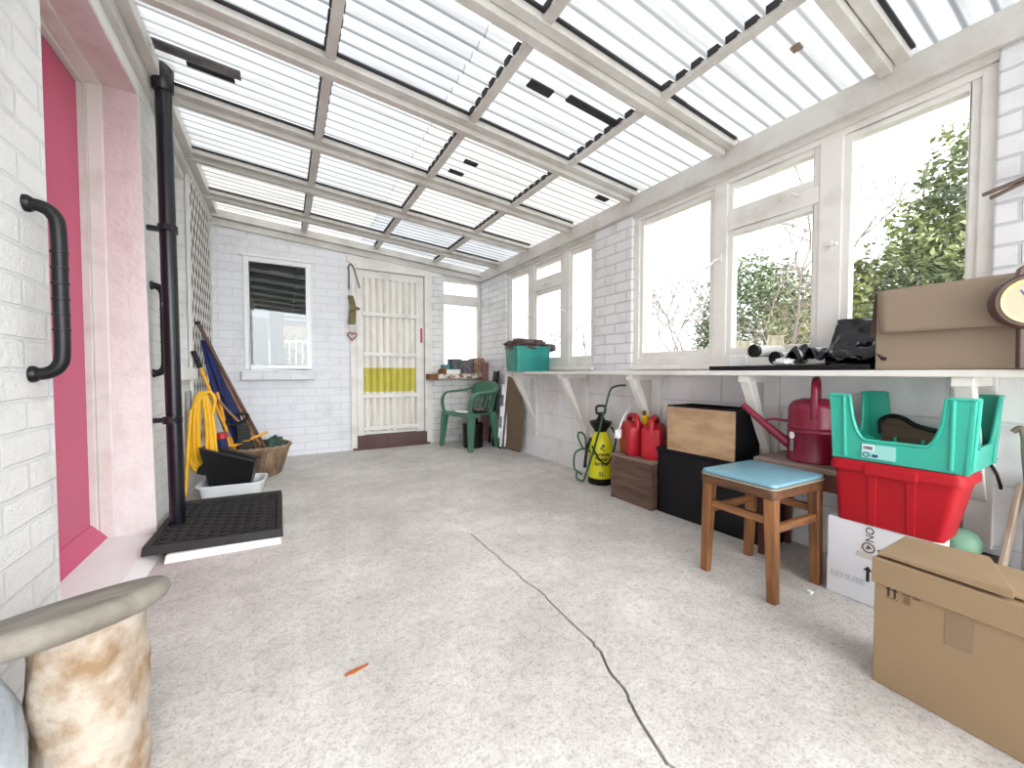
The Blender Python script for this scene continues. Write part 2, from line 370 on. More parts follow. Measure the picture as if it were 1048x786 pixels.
# ------------------------------------------------------------------ floor
def edge(p0, p1, n, amp, seed):
    out = []
    for i in range(n+1):
        t = i/n; x = p0[0]+(p1[0]-p0[0])*t; y = p0[1]+(p1[1]-p0[1])*t
        a = amp if 0 < i < n else 0
        out.append((x+a*noise.noise(Vector((x*9, y*9, seed))), y+a*noise.noise(Vector((x*9, y*9, seed+5)))))
    return out
crack = []
ck = [(.84, 1.868), (.835, 1.55), (.85, 1.2), (.822, .9), (.76, .70), (.712, .53), (.69, .2), (.60, -1.5)]
for a, b in zip(ck, ck[1:]): crack += edge(a, b, 14, .02, 2)[:-1]
crack.append(ck[-1])
joint = edge((-.95, 1.872), (.84, 1.868), 60, .012, 4)
joint2 = edge((.84, 1.868), (2.4, 1.905), 50, .008, 6)
b = B()
def slab(poly):
    V = [b.v((p[0], p[1], 0)) for p in poly]; W = [b.v((p[0], p[1], -.03)) for p in poly]
    b.f(V); n = len(V)
    for i in range(n): b.f([V[i], W[i], W[(i+1) % n], V[(i+1) % n]])
g = .0042
slab([(p[0], p[1]+g*1.0) for p in joint[:-1]] + [(p[0], p[1]+g*.35) for p in joint2] + [(2.4, 4.9), (-.95, 4.9)])
slab([(p[0], p[1]-g*1.0) for p in joint[:-1]] + [(p[0]-g*(.8 if p[1] > .95 else 1.15), p[1]) for p in crack] + [(-.95, -1.5)])
slab([(p[0], p[1]-g*.35) for p in reversed(joint2[1:])] + [(p[0]+g*(.8 if p[1] > .95 else 1.15), p[1]) for p in crack] + [(2.4, -1.5)])
bmesh.ops.triangulate(b.bm, faces=b.bm.faces)
fl = struct(b.build('floor', M['concrete']), 'worn grey concrete floor with a long crack')
b = B(); b.box((-.95, -1.5, -.06), (2.4, 4.9, -.028)); fb = b.build('crack_fill', M['crackdirt'], fl)

# ------------------------------------------------------------------ back wall
w = B()
def wq(x0, x1, z0, z1=None):
    t0 = z1 if z1 is not None else rz_(x0)+.05; t1 = z1 if z1 is not None else rz_(x1)+.05
    w.hexa([(x0, YB, z0), (x1, YB, z0), (x1, YB+.2, z0), (x0, YB+.2, z0)], [(x0, YB, t0), (x1, YB, t1), (x1, YB+.2, t1), (x0, YB+.2, t0)])
wq(-.85, -.31, 0); wq(-.31, .25, 0, .80); wq(-.31, .25, 1.97); wq(.25, .63, 0); wq(.63, 1.53, 2.03)
struct(w.build('wall_back', M['wall_back']), 'white painted brick back wall with door and windows')
w = B(); wq(1.53, 2.40, 0, .775); wq(1.53, 1.665, .775); wq(1.665, 2.215, 2.035); wq(2.215, 2.40, .775)
struct(w.build('wall_back_pier', M['pier_back']), 'white painted brickwork right of the back door')

# ------------------------------------------------------------------ left wall
w = B()
w.box((-.95, -1.5, 0), (XL, 1.66, 2.45))
w.box((-.95, 2.66, 0), (XL, 3.12, 2.45)); w.box((-.95, 2.60, 2.23), (XL-.004, 2.66, 2.45))
w.box((-.95, 3.12, 0), (XL, 3.56, .80)); w.box((-.95, 3.12, 2.2), (XL, 3.56, 2.45))
w.box((-.95, 3.56, 0), (XL, 4.56, 2.45))
struct(w.build('wall_left', M['wall_left']), 'white painted rough brick wall on the left')
w = B()
w.box((-.94, 1.601, 2.24), (XL+.007, 2.72, 2.44)); w.box((XL-.02, 1.601, 2.172), (XL+.007, 2.72, 2.24))
struct(w.build('wall_left_lintel', M['render']), 'smooth white band over the pink door')
# pink-tinted splayed reveal
w = B()
ring_ = []
for k in range(15):
    z = 2.22*k/14; ye = 2.645-.12*(k/14)
    ring_.append([w.v((-.716, 2.592, z)), w.v(((-.716+XL+.006)/2, (2.592+ye)/2, z)), w.v((XL+.006, ye, z)), w.v((XL+.006, ye+.004, z)), w.v((-.716, 2.70, z))])
w.rings(ring_)
w_infill = B(); w_infill.hexa([(-.60, 2.652, 0), (XL+.002, 2.652, 0), (XL+.002, 2.70, 0), (-.60, 2.70, 0)], [(-.60, 2.552, 2.22), (XL+.002, 2.534, 2.22), (XL+.002, 2.70, 2.22), (-.60, 2.70, 2.22)])
struct(w_infill.build('wall_left_jamb', M['wall_left']), 'white painted brick jamb between the pink door and downpipe')
w.hexa([(-.716, 1.60, 2.20), (XL+.004, 1.60, 2.165), (XL+.004, 2.60, 2.165), (-.716, 2.62, 2.20)], [(-.716, 1.60, 2.27), (XL+.004, 1.60, 2.27), (XL+.004, 2.60, 2.27), (-.716, 2.62, 2.27)])
struct(w.build('trim_1', M['pinkrender'], bevel=.006), 'pink tinted plaster reveal around the pink door')
w = B(); w.hexa([(-.78, 1.665, 0), (-.50, 1.665, 0), (-.50, 2.60, 0), (-.78, 2.60, 0)], [(-.78, 1.665, .06), (-.56, 1.665, .028), (-.56, 2.60, .028), (-.78, 2.60, .06)])
struct(w.build('trim_2', M['render'], bevel=.006), 'white sloping doorstep under the pink door')
# pink door
d1 = sroot('door_1', 'raspberry pink door in white frame set in the left wall')
b = B(); b.box((-.84, 1.40, .10), (-.795, 2.575, 2.17)); b.build('door_leaf', M['doorpink'], d1, .004)
b = B(); b.hexa([(-.80, 1.40, .055), (-.735, 1.40, .045), (-.735, 2.60, .045), (-.80, 2.60, .055)], [(-.80, 1.40, .128), (-.79, 1.40, .128), (-.79, 2.575, .128), (-.80, 2.575, .128)]); b.build('weatherboard', M['doorpink'], d1, .004)
b = B()
b.box((-.86, 2.577, .05), (-.77, 2.66, 2.26)); b.box((-.86, 1.5, 2.178), (-.77, 2.577, 2.26)); b.box((-.77, 2.588, .05), (-.715, 2.66, 2.26)); b.box((-.77, 1.5, 2.19), (-.715, 2.588, 2.26))
b.build('door_frame', M['paint'], d1, .005)
b = B(); b.box((-.85, 2.572, .1), (-.80, 2.588, 2.185)); b.box((-.85, 1.5, 2.168), (-.80, 2.588, 2.185)); b.build('door_seal', M['darkgap'], d1)

# left window beyond the pipe
wn = sroot('window_5', 'white framed side window behind the black downpipe')
b = B(); b.box((-.80, 3.12, .88), (-.70, 3.17, 2.2)); b.box((-.80, 3.51, .88), (-.70, 3.56, 2.2)); b.box((-.80, 3.17, 2.13), (-.70, 3.51, 2.2)); b.box((-.80, 3.17, .88), (-.70, 3.51, .95)); b.build('window_frame', M['paint'], wn, .004)
b = B(); b.box((-.765, 3.16, .94), (-.76, 3.52, 2.14)); b.build('pane', M['mirrorglass'], wn)
b = B(); b.box((-.82, 3.08, .80), (-.535, 3.62, .88)); b.build('window_sill', M['render'], wn, .006)
b = B(); b.box((-.95, 3.13, .85), (-.90, 3.55, 2.2)); b.build('inner_blind', M['upvc'], wn)

# ------------------------------------------------------------------ right wall
w = B(); w.box((XR, -1.5, 0), (2.42, 4.6, .868)); struct(w.build('wall_right', M['block']), 'white painted block wall below the long shelf')
w = B()
for y0, y1 in ((-1.5, .352), (2.035, 2.435), (3.90, 4.56)): w.box((XR, y0, .868), (2.42, y1, 1.992))
struct(w.build('wall_right_piers', M['pier'], bevel=.006), 'white glossy brick piers between the garden windows')

def timber_window(name, label, y0, y1, mull, vent, stays):
    r = sroot(name, label); b = B()
    X0, X1 = 2.225, 2.30; z0, z1 = .868, 1.992
    b.box((X0, y0, z0), (X1, y0+.045, z1)); b.box((X0, y1-.045, z0), (X1, y1, z1))
    b.box((X0+.0006, y0+.043, 1.935), (X1-.0006, y1-.043, z1-.0006)); b.box((X0+.0006, y0+.043, z0+.0006), (X1-.0006, y1-.043, .95))
    for a, c in mull: b.box((X0+.0012, a, .948), (X1-.0012, c, 1.937))
    b.build('window_frame', M['paint'], r, .004)
    b = B(); b.box((2.175, y0-.0, .868), (2.235, y1, .895)); b.build('window_sill', M['paint'], r, .005)
    ys = [y0+.045] + [v for a, c in mull for v in (a, c)] + [y1-.045]
    for i in range(0, len(ys), 2):
        a, c = ys[i], ys[i+1]; k = i//2
        secs = [(.95, 1.935)] if k != vent else [(.95, 1.665), (1.745, 1.935)]
        if k == vent:
            b = B(); b.box((X0+.004, a, 1.665), (X1, c, 1.745)); b.build('transom', M['paint'], r, .004)
        for (p, q) in secs:
            b = B(); s_ = .028
            b.box((X0+.012, a-.006, p), (X1-.01, a+s_, q)); b.box((X0+.012, c-s_, p), (X1-.01, c+.006, q)); b.box((X0+.012, a+s_, p), (X1-.01, c-s_, p+s_*1.5)); b.box((X0+.012, a+s_, q-s_), (X1-.01, c-s_, q))
            sf = b.build('sash', M['paint'], r, .003)
            b = B(); b.box((2.262, a+.02, p+.02), (2.266, c-.02, q-.02)); b.build('pane', M['glass'], sf)
    for (y, z, dy, dz) in stays:
        b = B(); b.tube([(X0, y, z), (X0-.025, y+dy*.25, z+dz*.2), (X0-.03, y+dy, z+dz)], .007, 6); b.box((X0-.006, y-.012, z-.025), (X0+.003, y+.012, z+.025)); b.build('window_handle', M['paint'], r, smooth=40)
    return r
wA = timber_window('window_4', 'large three light white timber window over the near shelf', .35, 2.035, [(.805, .895), (1.345, 1.425)], 1, [(1.385, 1.52, .07, -.06), (.85, 1.44, -.04, .0)])
b = B(); b.tube([(2.222, 1.22, 1.70), (2.21, 1.05, 1.715), (2.205, 1.0, 1.74), (2.215, .97, 1.72)], .006, 6); b.build('window_stay', M['paint'], wA, smooth=40)
wB = timber_window('window_3', 'far three light white timber window beside the back corner', 2.435, 3.90, [(2.79, 2.90), (3.36, 3.46)], 1, [(3.41, 1.45, .05, -.05), (2.84, 1.40, .05, .05)])
b = B(); b.tube([(2.222, 3.2, 1.70), (2.205, 3.1, 1.715), (2.21, 3.05, 1.70)], .006, 6); b.build('window_stay', M['paint'], wB, smooth=40)

# back timber window
r = sroot('window_2', 'narrow white timber window in the back wall above the ledge')
b = B(); Y0, Y1 = YB+.03, YB+.10
b.box((1.665, Y0, .86), (1.708, Y1, 2.035)); b.box((2.165, Y0, .86), (2.215, Y1, 2.035)); b.box((1.708, Y0, 1.965), (2.165, Y1, 2.035)); b.box((1.708, Y0, .86), (2.165, Y1, .95)); b.box((1.708, Y0, 1.69), (2.165, Y1, 1.81))
b.build('window_frame', M['paint'], r, .004)
for p, q in ((.95, 1.69), (1.81, 1.965)):
    b = B(); b.box((1.70, Y0+.03, p-.005), (2.17, Y0+.034, q+.005)); b.build('pane', M['glass'], r)

# uPVC window with blind
r = sroot('window_1', 'white plastic window with a half lowered dark blind in the back wall')
b = B(); Y0, Y1 = YB-.012, YB+.07
b.box((-.318, Y0, .878), (-.272, Y1, 1.962)); b.box((.212, Y0, .878), (.258, Y1, 1.962)); b.box((-.272, Y0, 1.915), (.212, Y1, 1.962)); b.box((-.272, Y0, .878), (.212, Y1, .925)); b.build('window_frame', M['upvc'], r, .006)
b = B(); b.box((-.275, Y0+.02, .92), (.215, Y0+.024, 1.92)); b.build('pane', M['mirrorglass'], r)
b = B()
for a in ((-.274, -.268), (.208, .214)): b.box((a[0], Y0+.014, .922), (a[1], Y0+.019, 1.918))
b.box((-.27, Y0+.014, 1.910), (.21, Y0+.019, 1.918)); b.box((-.27, Y0+.014, .922), (.21, Y0+.019, .928)); b.build('pane_seal', M['darkgap'], r)
b = B()
for i in range(20):
    z = 1.93-i*.0235; b.box((-.30, YB+.10, z-.022), (.24, YB+.104, z), Tm(0, YB+.1, z) @ RX(4) @ Tm(0, -YB-.1, -z))
b.build('blind', M['blind'], r)
b = B(); b.box((-.34, YB-.065, .775), (.275, YB+.02, .872)); b.build('window_sill', M['wall_back'], r, .006)
b = B(); b.box((-.345, YB-.02, 1.962), (.275, YB+.01, 1.985)); b.build('window_head', M['render'], r, .004)
b = B()
for q in (((-.9, YB+.9, .3), (.9, YB+.95, .92)), ((-.9, YB+.9, 1.62), (.9, YB+.95, 2.3)), ((-.9, YB+.9, .92), (-.36, YB+.95, 1.62)), ((-.13, YB+.9, .92), (.0, YB+.95, 1.62)), ((.5, YB+.9, .92), (.9, YB+.95, 1.62)), ((-.9, YB+.2, .3), (-.85, YB+.9, 2.3)), ((.85, YB+.2, .3), (.9, YB+.9, 2.3)), ((-.9, YB+.2, 2.3), (.9, YB+.95, 2.35)), ((-.9, YB+.2, .25), (.9, YB+.95, .3))): b.box(*q)
b.build('inner_room', M['housewhite'], r)
b = B(); b.box((.0, YB+.915, 1.50), (.5, YB+.935, 1.53)); b.box((.0, YB+.915, 1.42), (.5, YB+.935, 1.435)); b.box((.0, YB+.915, .92), (.012, YB+.935, 1.62)); b.build('inner_window_bars', M['wglass'], r)

# back door
d2 = sroot('door_2', 'white timber back door panelled with corrugated plastic')
b = B(); b.box((.628, YB-.02, 0), (.690, YB+.10, 2.035)); b.box((1.452, YB-.02, 0), (1.532, YB+.10, 2.035)); b.box((.690, YB-.02, 1.975), (1.452, YB+.10, 2.035)); b.build('door_frame', M['paint'], d2, .004)
b = B(); b.box((.60, YB-.012, 2.035), (1.56, YB+.02, 2.10)); b.build('door_head_board', M['paint'], d2, .004)
b = B(); b.box((.695, YB+.005, .15), (.765, YB+.055, 1.972)); b.box((1.352, YB+.005, .15), (1.447, YB+.055, 1.972)); b.box((.765, YB+.005, 1.888), (1.352, YB+.055, 1.972)); b.box((.765, YB+.008, .155), (1.352, YB+.05, .185)); b.build('door_leaf', M['paint'], d2, .003)
for z in (.222, .585, 1.05, 1.495):
    b = B(); b.box((.757, YB-.008, z-.022), (1.36, YB+.01, z+.022)); b.build('door_rail', M['paint'], d2, .004)
def corr(name, z0, z1, m, yoff=0):
    b = B(); n = 112
    def fn(u, v):
        x = .765+.587*u; return (x, YB+.034+yoff-.030*abs(math.sin(PI*(u*8.0)))**.75, z0+(z1-z0)*v)
    b.grid(fn, n, 1); return b.build(name, m, d2, smooth=60)
corr('corrugated_panel', .18, .60, M['corr']); corr('corrugated_panel', .60, .63, M['corr']); corr('corrugated_panel', .90, 1.06, M['corr']); corr('corrugated_panel', 1.06, 1.5, M['corr']); corr('corrugated_panel', 1.5, 1.89, M['corr'])
yb_ = corr('yellow_panel_band', .63, .90, M['corryellow']); yb_['label'] = 'yellow band across the corrugated panel'
b = B(); b.box((1.405, YB-.012, 1.20), (1.425, YB+.006, 1.37)); o = b.build('door_handle', M['redpaint'], d2, .004); o['label'] = 'red painted handle strip'
b = B(); b.box((.690, YB-.03, 0), (1.47, YB+.06, .15)); b.box((.64, YB-.06, 0), (1.50, YB-.03, .022)); b.build('door_step', M['brickred'], d2, .004)

# ledge under back window
b = B(); n = 26
top = [(1.535+(2.19-1.535)*i/n) for i in range(n+1)]
for i in range(n):
    f0 = YB-.17+.012*noise.noise(Vector((i*.7, 1, 0))); f1 = YB-.17+.012*noise.noise(Vector(((i+1)*.7, 1, 0)))
    b.hexa([(top[i], f0, .775), (top[i+1], f1, .775), (top[i+1], YB+.14, .775), (top[i], YB+.14, .775)], [(top[i], f0, .832), (top[i+1], f1, .832), (top[i+1], YB+.14, .832), (top[i], YB+.14, .832)])
struct(b.build('trim_3', M['ledge']), 'flaking timber ledge below the narrow back window')
b = B(); b.box((1.46, YB-.175, .765), (1.56, YB+.01, .83)); struct(b.build('trim_4', M['rust'], bevel=.004), 'brown end block of the ledge by the back door')

# ------------------------------------------------------------------ roof
ceil = sroot('ceiling', 'lean-to roof of translucent corrugated sheets on white timbers')
RY_ = [-1.46, -.76, -.06, .645, 1.347, 2.045, 2.75, 3.43, 4.10]
def sloped(b, x0, x1, y0, y1, lo, hi):
    b.hexa([(x0, y0, rz_(x0)+lo), (x1, y0, rz_(x1)+lo), (x1, y1, rz_(x1)+lo), (x0, y1, rz_(x0)+lo)], [(x0, y0, rz_(x0)+hi), (x1, y0, rz_(x1)+hi), (x1, y1, rz_(x1)+hi), (x0, y1, rz_(x0)+hi)])
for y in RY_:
    b = B(); sloped(b, XL, 2.17, y-.022, y+.022, 0, .066); rf = b.build('rafter', M['beam'], ceil, .004)
    b = B(); sloped(b, XL, 2.19, y-.072, y-.026, .028, .066); b.build('rafter_batten', M['beam'], rf, .003)
    b = B(); sloped(b, XL, 2.17, y+.021, y+.034, .058, .068); sloped(b, XL, 2.17, y-.086, y-.071, .058, .068); b.build('dark_gap_strip', M['foam'], rf)  # shade in the gap beside each rafter, put in as black strips
b = B(); sloped(b, XL, 2.2, YB-.05, YB, -.01, .066); sloped(b, XL, 2.2, YB-.02, YB, -.075, -.01); b.build('wall_batten', M['beam'], ceil, .004)
b = B(); b.box((XL, -1.5, 2.30), (-.50, YB, 2.40)); b.box((XL, -1.5, 2.24), (-.545, YB, 2.30)); b.build('ledger_board', M['beam'], ceil, .004)
b = B(); b.box((2.175, -1.5, 1.992), (2.30, YB, 2.112)); b.box((2.205, -1.5, 1.96), (2.24, YB, 1.995)); b.build('wall_plate', M['beam'], ceil, .005)
PX = [.205, .905, 1.58]
bays = list(zip(RY_, RY_[1:])) + [(4.10, 4.52)]
for i, (y0, y1) in enumerate(bays):
    for x in PX:
        b = B(); b.hexa([(x-.021, y0+.02, rz_(x)+.03), (x+.021, y0+.02, rz_(x)+.03), (x+.021, y1-.02, rz_(x)+.03), (x-.021, y1-.02, rz_(x)+.03)], [(x-.021, y0+.02, rz_(x)+.056), (x+.021, y0+.02, rz_(x)+.056), (x+.021, y1-.02, rz_(x)+.056), (x-.021, y1-.02, rz_(x)+.056)])
        pu = b.build('purlin', M['beam'], ceil, .003)
        b = B(); y = math.ceil((y0+.03)/.0765)*.0765
        while y < y1-.04:
            b.box((x-.028, y-.004, rz_(x)+.05), (x+.028, y+.040, rz_(x)+.076)); y += .0765
        b.build('foam_filler', M['foam'], pu)
sheets = [sheetmat('roof_sheet_a', .20, (.36, .367, .373), .60), sheetmat('roof_sheet_b', .32, (.33, .34, .355), .5), sheetmat('roof_sheet_c', .14, (.38, .376, .363), .55)]
ysteps = [(a, c) for a, c in bays]
for i, (y0, y1) in enumerate(ysteps):
    for k, (x0, x1, dz) in enumerate(((XL, .752, .003), (.748, 2.34, 0))):
        b = B(); n = max(8, int((y1-y0)/.0765*10))
        b.grid(lambda u, v: (x0+(x1-x0)*v, y0-.02+(y1-y0+.04)*u, sheet_z(x0+(x1-x0)*v)+.012+dz+.010*math.sin(2*PI*(y0-.02+(y1-y0+.04)*u)/.0765)), n, 1)
        b.build('corrugated_sheet', sheets[(i*2+k*2+(i//2)) % 3], ceil, smooth=60)
def patch(x0, x1, y, wd, m, dz=-.004):
    b = B(); z0, z1 = sheet_z(x0)+dz, sheet_z(x1)+dz
    b.hexa([(x0, y-wd/2, z0-.003), (x1, y-wd/2, z1-.003), (x1, y+wd/2, z1-.003), (x0, y+wd/2, z0-.003)], [(x0, y-wd/2, z0+.006), (x1, y-wd/2, z1+.006), (x1, y+wd/2, z1+.006), (x0, y+wd/2, z0+.006)])
    b.build('tape_patch', m, ceil)
patch(1.03, 1.16, 1.60, .05, M['foam']); patch(1.24, 1.57, 1.57, .045, M['foam']); patch(1.44, 1.545, 1.305, .05, M['foam']); patch(1.615, 1.735, 1.285, .05, M['foam'])
patch(1.04, 1.13, 2.39, .04, M['foam']); patch(1.0, 1.1, 2.56, .04, M['foam']); patch(2.02, 2.12, 2.21, .05, M['foam']); patch(1.80, 1.835, .82, .035, M['tape']); patch(-.49, -.16, 2.40, .065, mat('grimy_flashing', S(112, 110, 108), .4, col2=S(70, 68, 67), vscale=9)); patch(-.38, -.19, 2.462, .028, M['blackwood'])

# ------------------------------------------------------------------ grab rails
def grab(name, label, y, z0, z1, q=1.):
    t = thing(name, label, 'grab rail', (XL, y, (z0+z1)/2), 0, 'ribbed grab rails by the pink door'); h = (z1-z0)/2
    pts = bez([(0, 0, h), (.030*q, 0, h-.003), (.052*q, 0, h-.022), (.060*q, 0, h-.065), (.060*q, 0, 0), (.060*q, 0, -h+.065), (.052*q, 0, -h+.022), (.030*q, 0, -h+.003), (0, 0, -h)], 6)
    b = B(); b.tube(pts, .0165, 12); b.build('bar', M['blackplastic'], t, smooth=50)
    for k in range(6):
        z = -h+.12+k*(2*h-.24)/5
        b = B(); b.lathe([(.0160, z-.004), (.0182, z-.003), (.0182, z+.003), (.0160, z+.004)], 14, Tm(.060*q, 0, 0)); b.build('grip_ring', M['blackplastic'], t, smooth=50)
    for s_ in (1, -1):
        b = B(); b.lathe([(.0, 0), (.022, 0), (.022, .008), (.018, .014), (0, .014)], 16, Tm(0, 0, s_*h) @ RY(90)); b.build('flange', M['blackplastic'], t, smooth=50)
    return t
grab('grab_rail', 'black ribbed grab rail nearest the camera, left of pink door', 1.545, .845, 1.295)
grab('grab_rail', 'black ribbed grab rail between pink door and black downpipe', 2.668, .845, 1.295, .85)

# downpipe
t = thing('downpipe', 'black drainpipe with paint splashes running down the left wall', 'pipe', (-.488, 2.63, .065))
b = B(); b.tube(bez([(0, 0, 0), (-.004, -.01, .8), (-.007, -.02, 1.6), (-.009, -.03, 2.3)], 6), .034, 16); b.build('pipe', M['blackpaint'], t, smooth=50)
b = B(); b.lathe([(.034, 2.18), (.043, 2.19), (.046, 2.30), (.043, 2.36), (.034, 2.365), (0, 2.365)], 16, Tm(-.009, -.03, 0)); b.build('pipe_socket', M['blackpaint'], t, smooth=50)
for z in (.54, 1.51):
    b = B(); b.lathe([(.033, z-.018), (.041, z-.018), (.041, z+.018), (.033, z+.018)], 16, Tm(-.007, -.015, 0)); b.box((-.10, -.012, z-.012), (-.03, .012, z+.012)); b.box((-.02, -.066, z-.014), (.014, -.04, z+.014)); b.build('pipe_clip', M['blackpaint'], t, smooth=40)

# trellis
t = thing('trellis', 'white diamond lattice panel fixed to the left wall', 'trellis', (-.555, 3.97, .30))
b = B(); W, H = .56*1.55, 2.0; y0, y1, z0, z1 = -.42, .52, .0, 2.0
def clip(p, d):
    tmin, tmax = -9, 9
    for (c, dd, lo, hi) in ((p[0], d[0], y0, y1), (p[1], d[1], z0, z1)):
        a, e = (lo-c)/dd, (hi-c)/dd
        if a > e: a, e = e, a
        tmin = max(tmin, a); tmax = min(tmax, e)
    return (tmin, tmax) if tmax-tmin > .03 else None
for sgn, xo in ((1, 0), (-1, .003)):
    d = (sgn*.5, .866)
    k = -40
    while k < 40:
        p = (k*.11, 1.0); q = clip(p, d)
        if q:
            A = (p[0]+d[0]*q[0], p[1]+d[1]*q[0]); C = (p[0]+d[0]*q[1], p[1]+d[1]*q[1]); nx, ny = -d[1]*.010, d[0]*.010
            b.hexa([(xo, A[0]-nx, A[1]-ny), (xo, A[0]+nx, A[1]+ny), (xo, C[0]+nx, C[1]+ny), (xo, C[0]-nx, C[1]-ny)], [(xo+.003, A[0]-nx, A[1]-ny), (xo+.003, A[0]+nx, A[1]+ny), (xo+.003, C[0]+nx, C[1]+ny), (xo+.003, C[0]-nx, C[1]-ny)])
        k += 1
b.build('lattice', M['paint'], t)
for q in (.48, -.42):
    b = B(); b.box((-.02, q, 0), (0, q+.04, 2.0)); b.build('backing_batten', M['paint'], t)
b = B(); b.box((-.010, -.375, .02), (-.006, .475, 1.98)); o = b.build('dark_backing', M['blackwood'], t); o['label'] = 'dark panel behind the lattice'

# ------------------------------------------------------------------ door mat on slab
t = thing('door_mat', 'black rubber doormat with diamond mesh by the pink door', 'mat', (-.28, 2.62, .035))
P = [(-.275, -.33), (.268, -.395), (.262, .36), (-.265, .40)]
def inset(P, k): c = (sum(p[0] for p in P)/4, sum(p[1] for p in P)/4); return [(c[0]+(p[0]-c[0])*k, c[1]+(p[1]-c[1])*k) for p in P]
b = B(); Q = inset(P, .985); R = inset(P, .90)
for i in range(4):
    j = (i+1) % 4
    b.hexa([(*P[i], 0), (*P[j], 0), (*R[j], 0), (*R[i], 0)], [(*Q[i], .040), (*Q[j], .040), (*R[j], .032), (*R[i], .032)])
b.build('mat_rim', M['rubberedge'], t, .003)
b = B(); b.prism(inset(P, .92), 0, .006); b.build('mat_base', M['blackplastic'], t)
b = B()
for sgn in (1, -1):
    for k in range(-18, 19):
        # diamond ribs across the mat
        d = Vector((.86, sgn*.51)); nrm = Vector((-d.y, d.x)); p = nrm*(k*.048)
        hits = []
        for i in range(4):
            a, c = Vector(R[i]), Vector(R[(i+1) % 4]); e = c-a; den = d.x*e.y-d.y*e.x
            if abs(den) < 1e-6: continue
            s_ = ((a.x-p.x)*e.y-(a.y-p.y)*e.x)/den; u = ((a.x-p.x)*d.y-(a.y-p.y)*d.x)/den
            if 0 <= u <= 1: hits.append(s_)
        if len(hits) >= 2:
            A, C = p+d*min(hits), p+d*max(hits); w_ = nrm*.0045
            b.hexa([(*(A-w_), .004), (*(C-w_), .004), (*(C+w_), .004), (*(A+w_), .004)], [(*(A-w_*.6), .028), (*(C-w_*.6), .028), (*(C+w_*.6), .028), (*(A+w_*.6), .028)])
b.build('mat_mesh', M['rubberedge'], t)
b = B(); b.hexa([(-.47, 2.245, 0), (-.02, 2.225, 0), (-.02, 2.98, 0), (-.47, 2.98, 0)], [(-.465, 2.26, .034), (-.03, 2.24, .034), (-.03, 2.97, .034), (-.465, 2.97, .034)])
tag(b.build('paving_slab', M['render'], bevel=.005), 'white painted slab lying under the black doormat', 'slab')

# ------------------------------------------------------------------ yellow hose
t = thing('garden_hose', 'coiled yellow hose hanging on the left wall beside the tools', 'hose', (-.48, 3.42, .1))
b = B()
for k in range(10):
    u = k/9; pts = []; rnd = random.Random(70+k)
    hw = .022+.060*u; top_ = .575+.035*u+rnd.uniform(-.01, .01); bot = .16-.10*u+rnd.uniform(-.03, .03); yo = -.03+.05*rnd.random()
    for j in range(36):
        a = 2*PI*j/36; zz = (top_+bot)/2+(top_-bot)/2*math.cos(a); sx = math.copysign(abs(math.sin(a))**.75, math.sin(a))
        pull = .62+.38*(1-(zz-bot)/(top_-bot))
        pts.append((sx*hw*(pull if zz > .2 else 1)+rnd.uniform(-.0015, .0015)-.008, yo+.012*sx, zz))
    b.tube(pts, .0105, 8, True)
b.build('hose_coil', M['yellowhose'], t, smooth=60)
b = B(); b.tube(bez([(.05, -.02, .45), (.065, -.02, .56), (.03, -.03, .615), (-.03, -.03, .56), (-.05, -.03, .45)], 8), .0105, 8); b.tube(bez([(-.062, -.05, .5), (-.075, -.06, .3), (-.085, -.08, .1), (-.095, -.10, -.08)], 8), .0105, 8); b.build('hose_tail', M['yellowhose'], t, smooth=60)
b = B(); b.box((-.095, .0, .40), (-.075, .06, .62)); b.tube([(-.08, .02, .54), (.03, .0, .55), (.04, 0, .57)], .008, 8); b.build('hose_hook', M['metal'], t)

# ------------------------------------------------------------------ white bowl + scuttle
t = thing('washing_up_bowl', 'shallow white plastic bowl on the floor behind the doormat', 'bowl', (-.31, 3.32, 0), -6)
def rrect(hx, hy, r, n=6):
    out = []
    for (cx_, cy_, a0) in ((hx-r, hy-r, 0), (-hx+r, hy-r, 90), (-hx+r, -hy+r, 180), (hx-r, -hy+r, 270)):
        for k in range(n+1):
            a = math.radians(a0+90*k/n); out.append((cx_+r*math.cos(a), cy_+r*math.sin(a)))
    return out
def rr_stack(b, secs, X=I4):
    b.rings([[b.v((p[0]+ox, p[1]+oy, z), X) for p in rrect(hx, hy, r)] for (hx, hy, r, z, ox, oy) in secs])
b = B(); rr_stack(b, [(.165, .115, .05, 0, 0, 0), (.18, .13, .06, .085, 0, 0), (.195, .145, .07, .09, 0, 0), (.195, .145, .07, .100, 0, 0), (.178, .128, .058, .098, 0, 0), (.16, .11, .05, .008, 0, 0)]); b.build('bowl', M['whiteplastic'], t, smooth=35)
t = thing('coal_scuttle', 'black scuttle with a slanting rim standing in the white bowl', 'scuttle', (-.32, 3.36, .010), -6)
b = B()
def ring4(lst): return [b.v(p) for p in lst]
outer = [ring4([(-.11, -.07, 0), (.105, -.07, 0), (.105, .07, 0), (-.11, .07, 0)]), ring4([(-.165, -.095, .335), (.15, -.095, .215), (.15, .095, .215), (-.165, .095, .335)]),
         ring4([(-.155, -.086, .330), (.14, -.086, .212), (.14, .086, .212), (-.155, .086, .330)]), ring4([(-.10, -.062, .012), (.095, -.062, .012), (.095, .062, .012), (-.10, .062, .012)])]
b.rings(outer); b.build('scuttle_body', M['blackplastic'], t, .008)
b = B(); b.hexa([(-.20, -.03, .15), (-.14, -.03, .13), (-.14, .03, .13), (-.20, .03, .15)], [(-.19, -.02, .19), (-.145, -.02, .23), (-.145, .02, .23), (-.19, .02, .19)]); b.build('scuttle_handle', M['blackplastic'], t, .006)
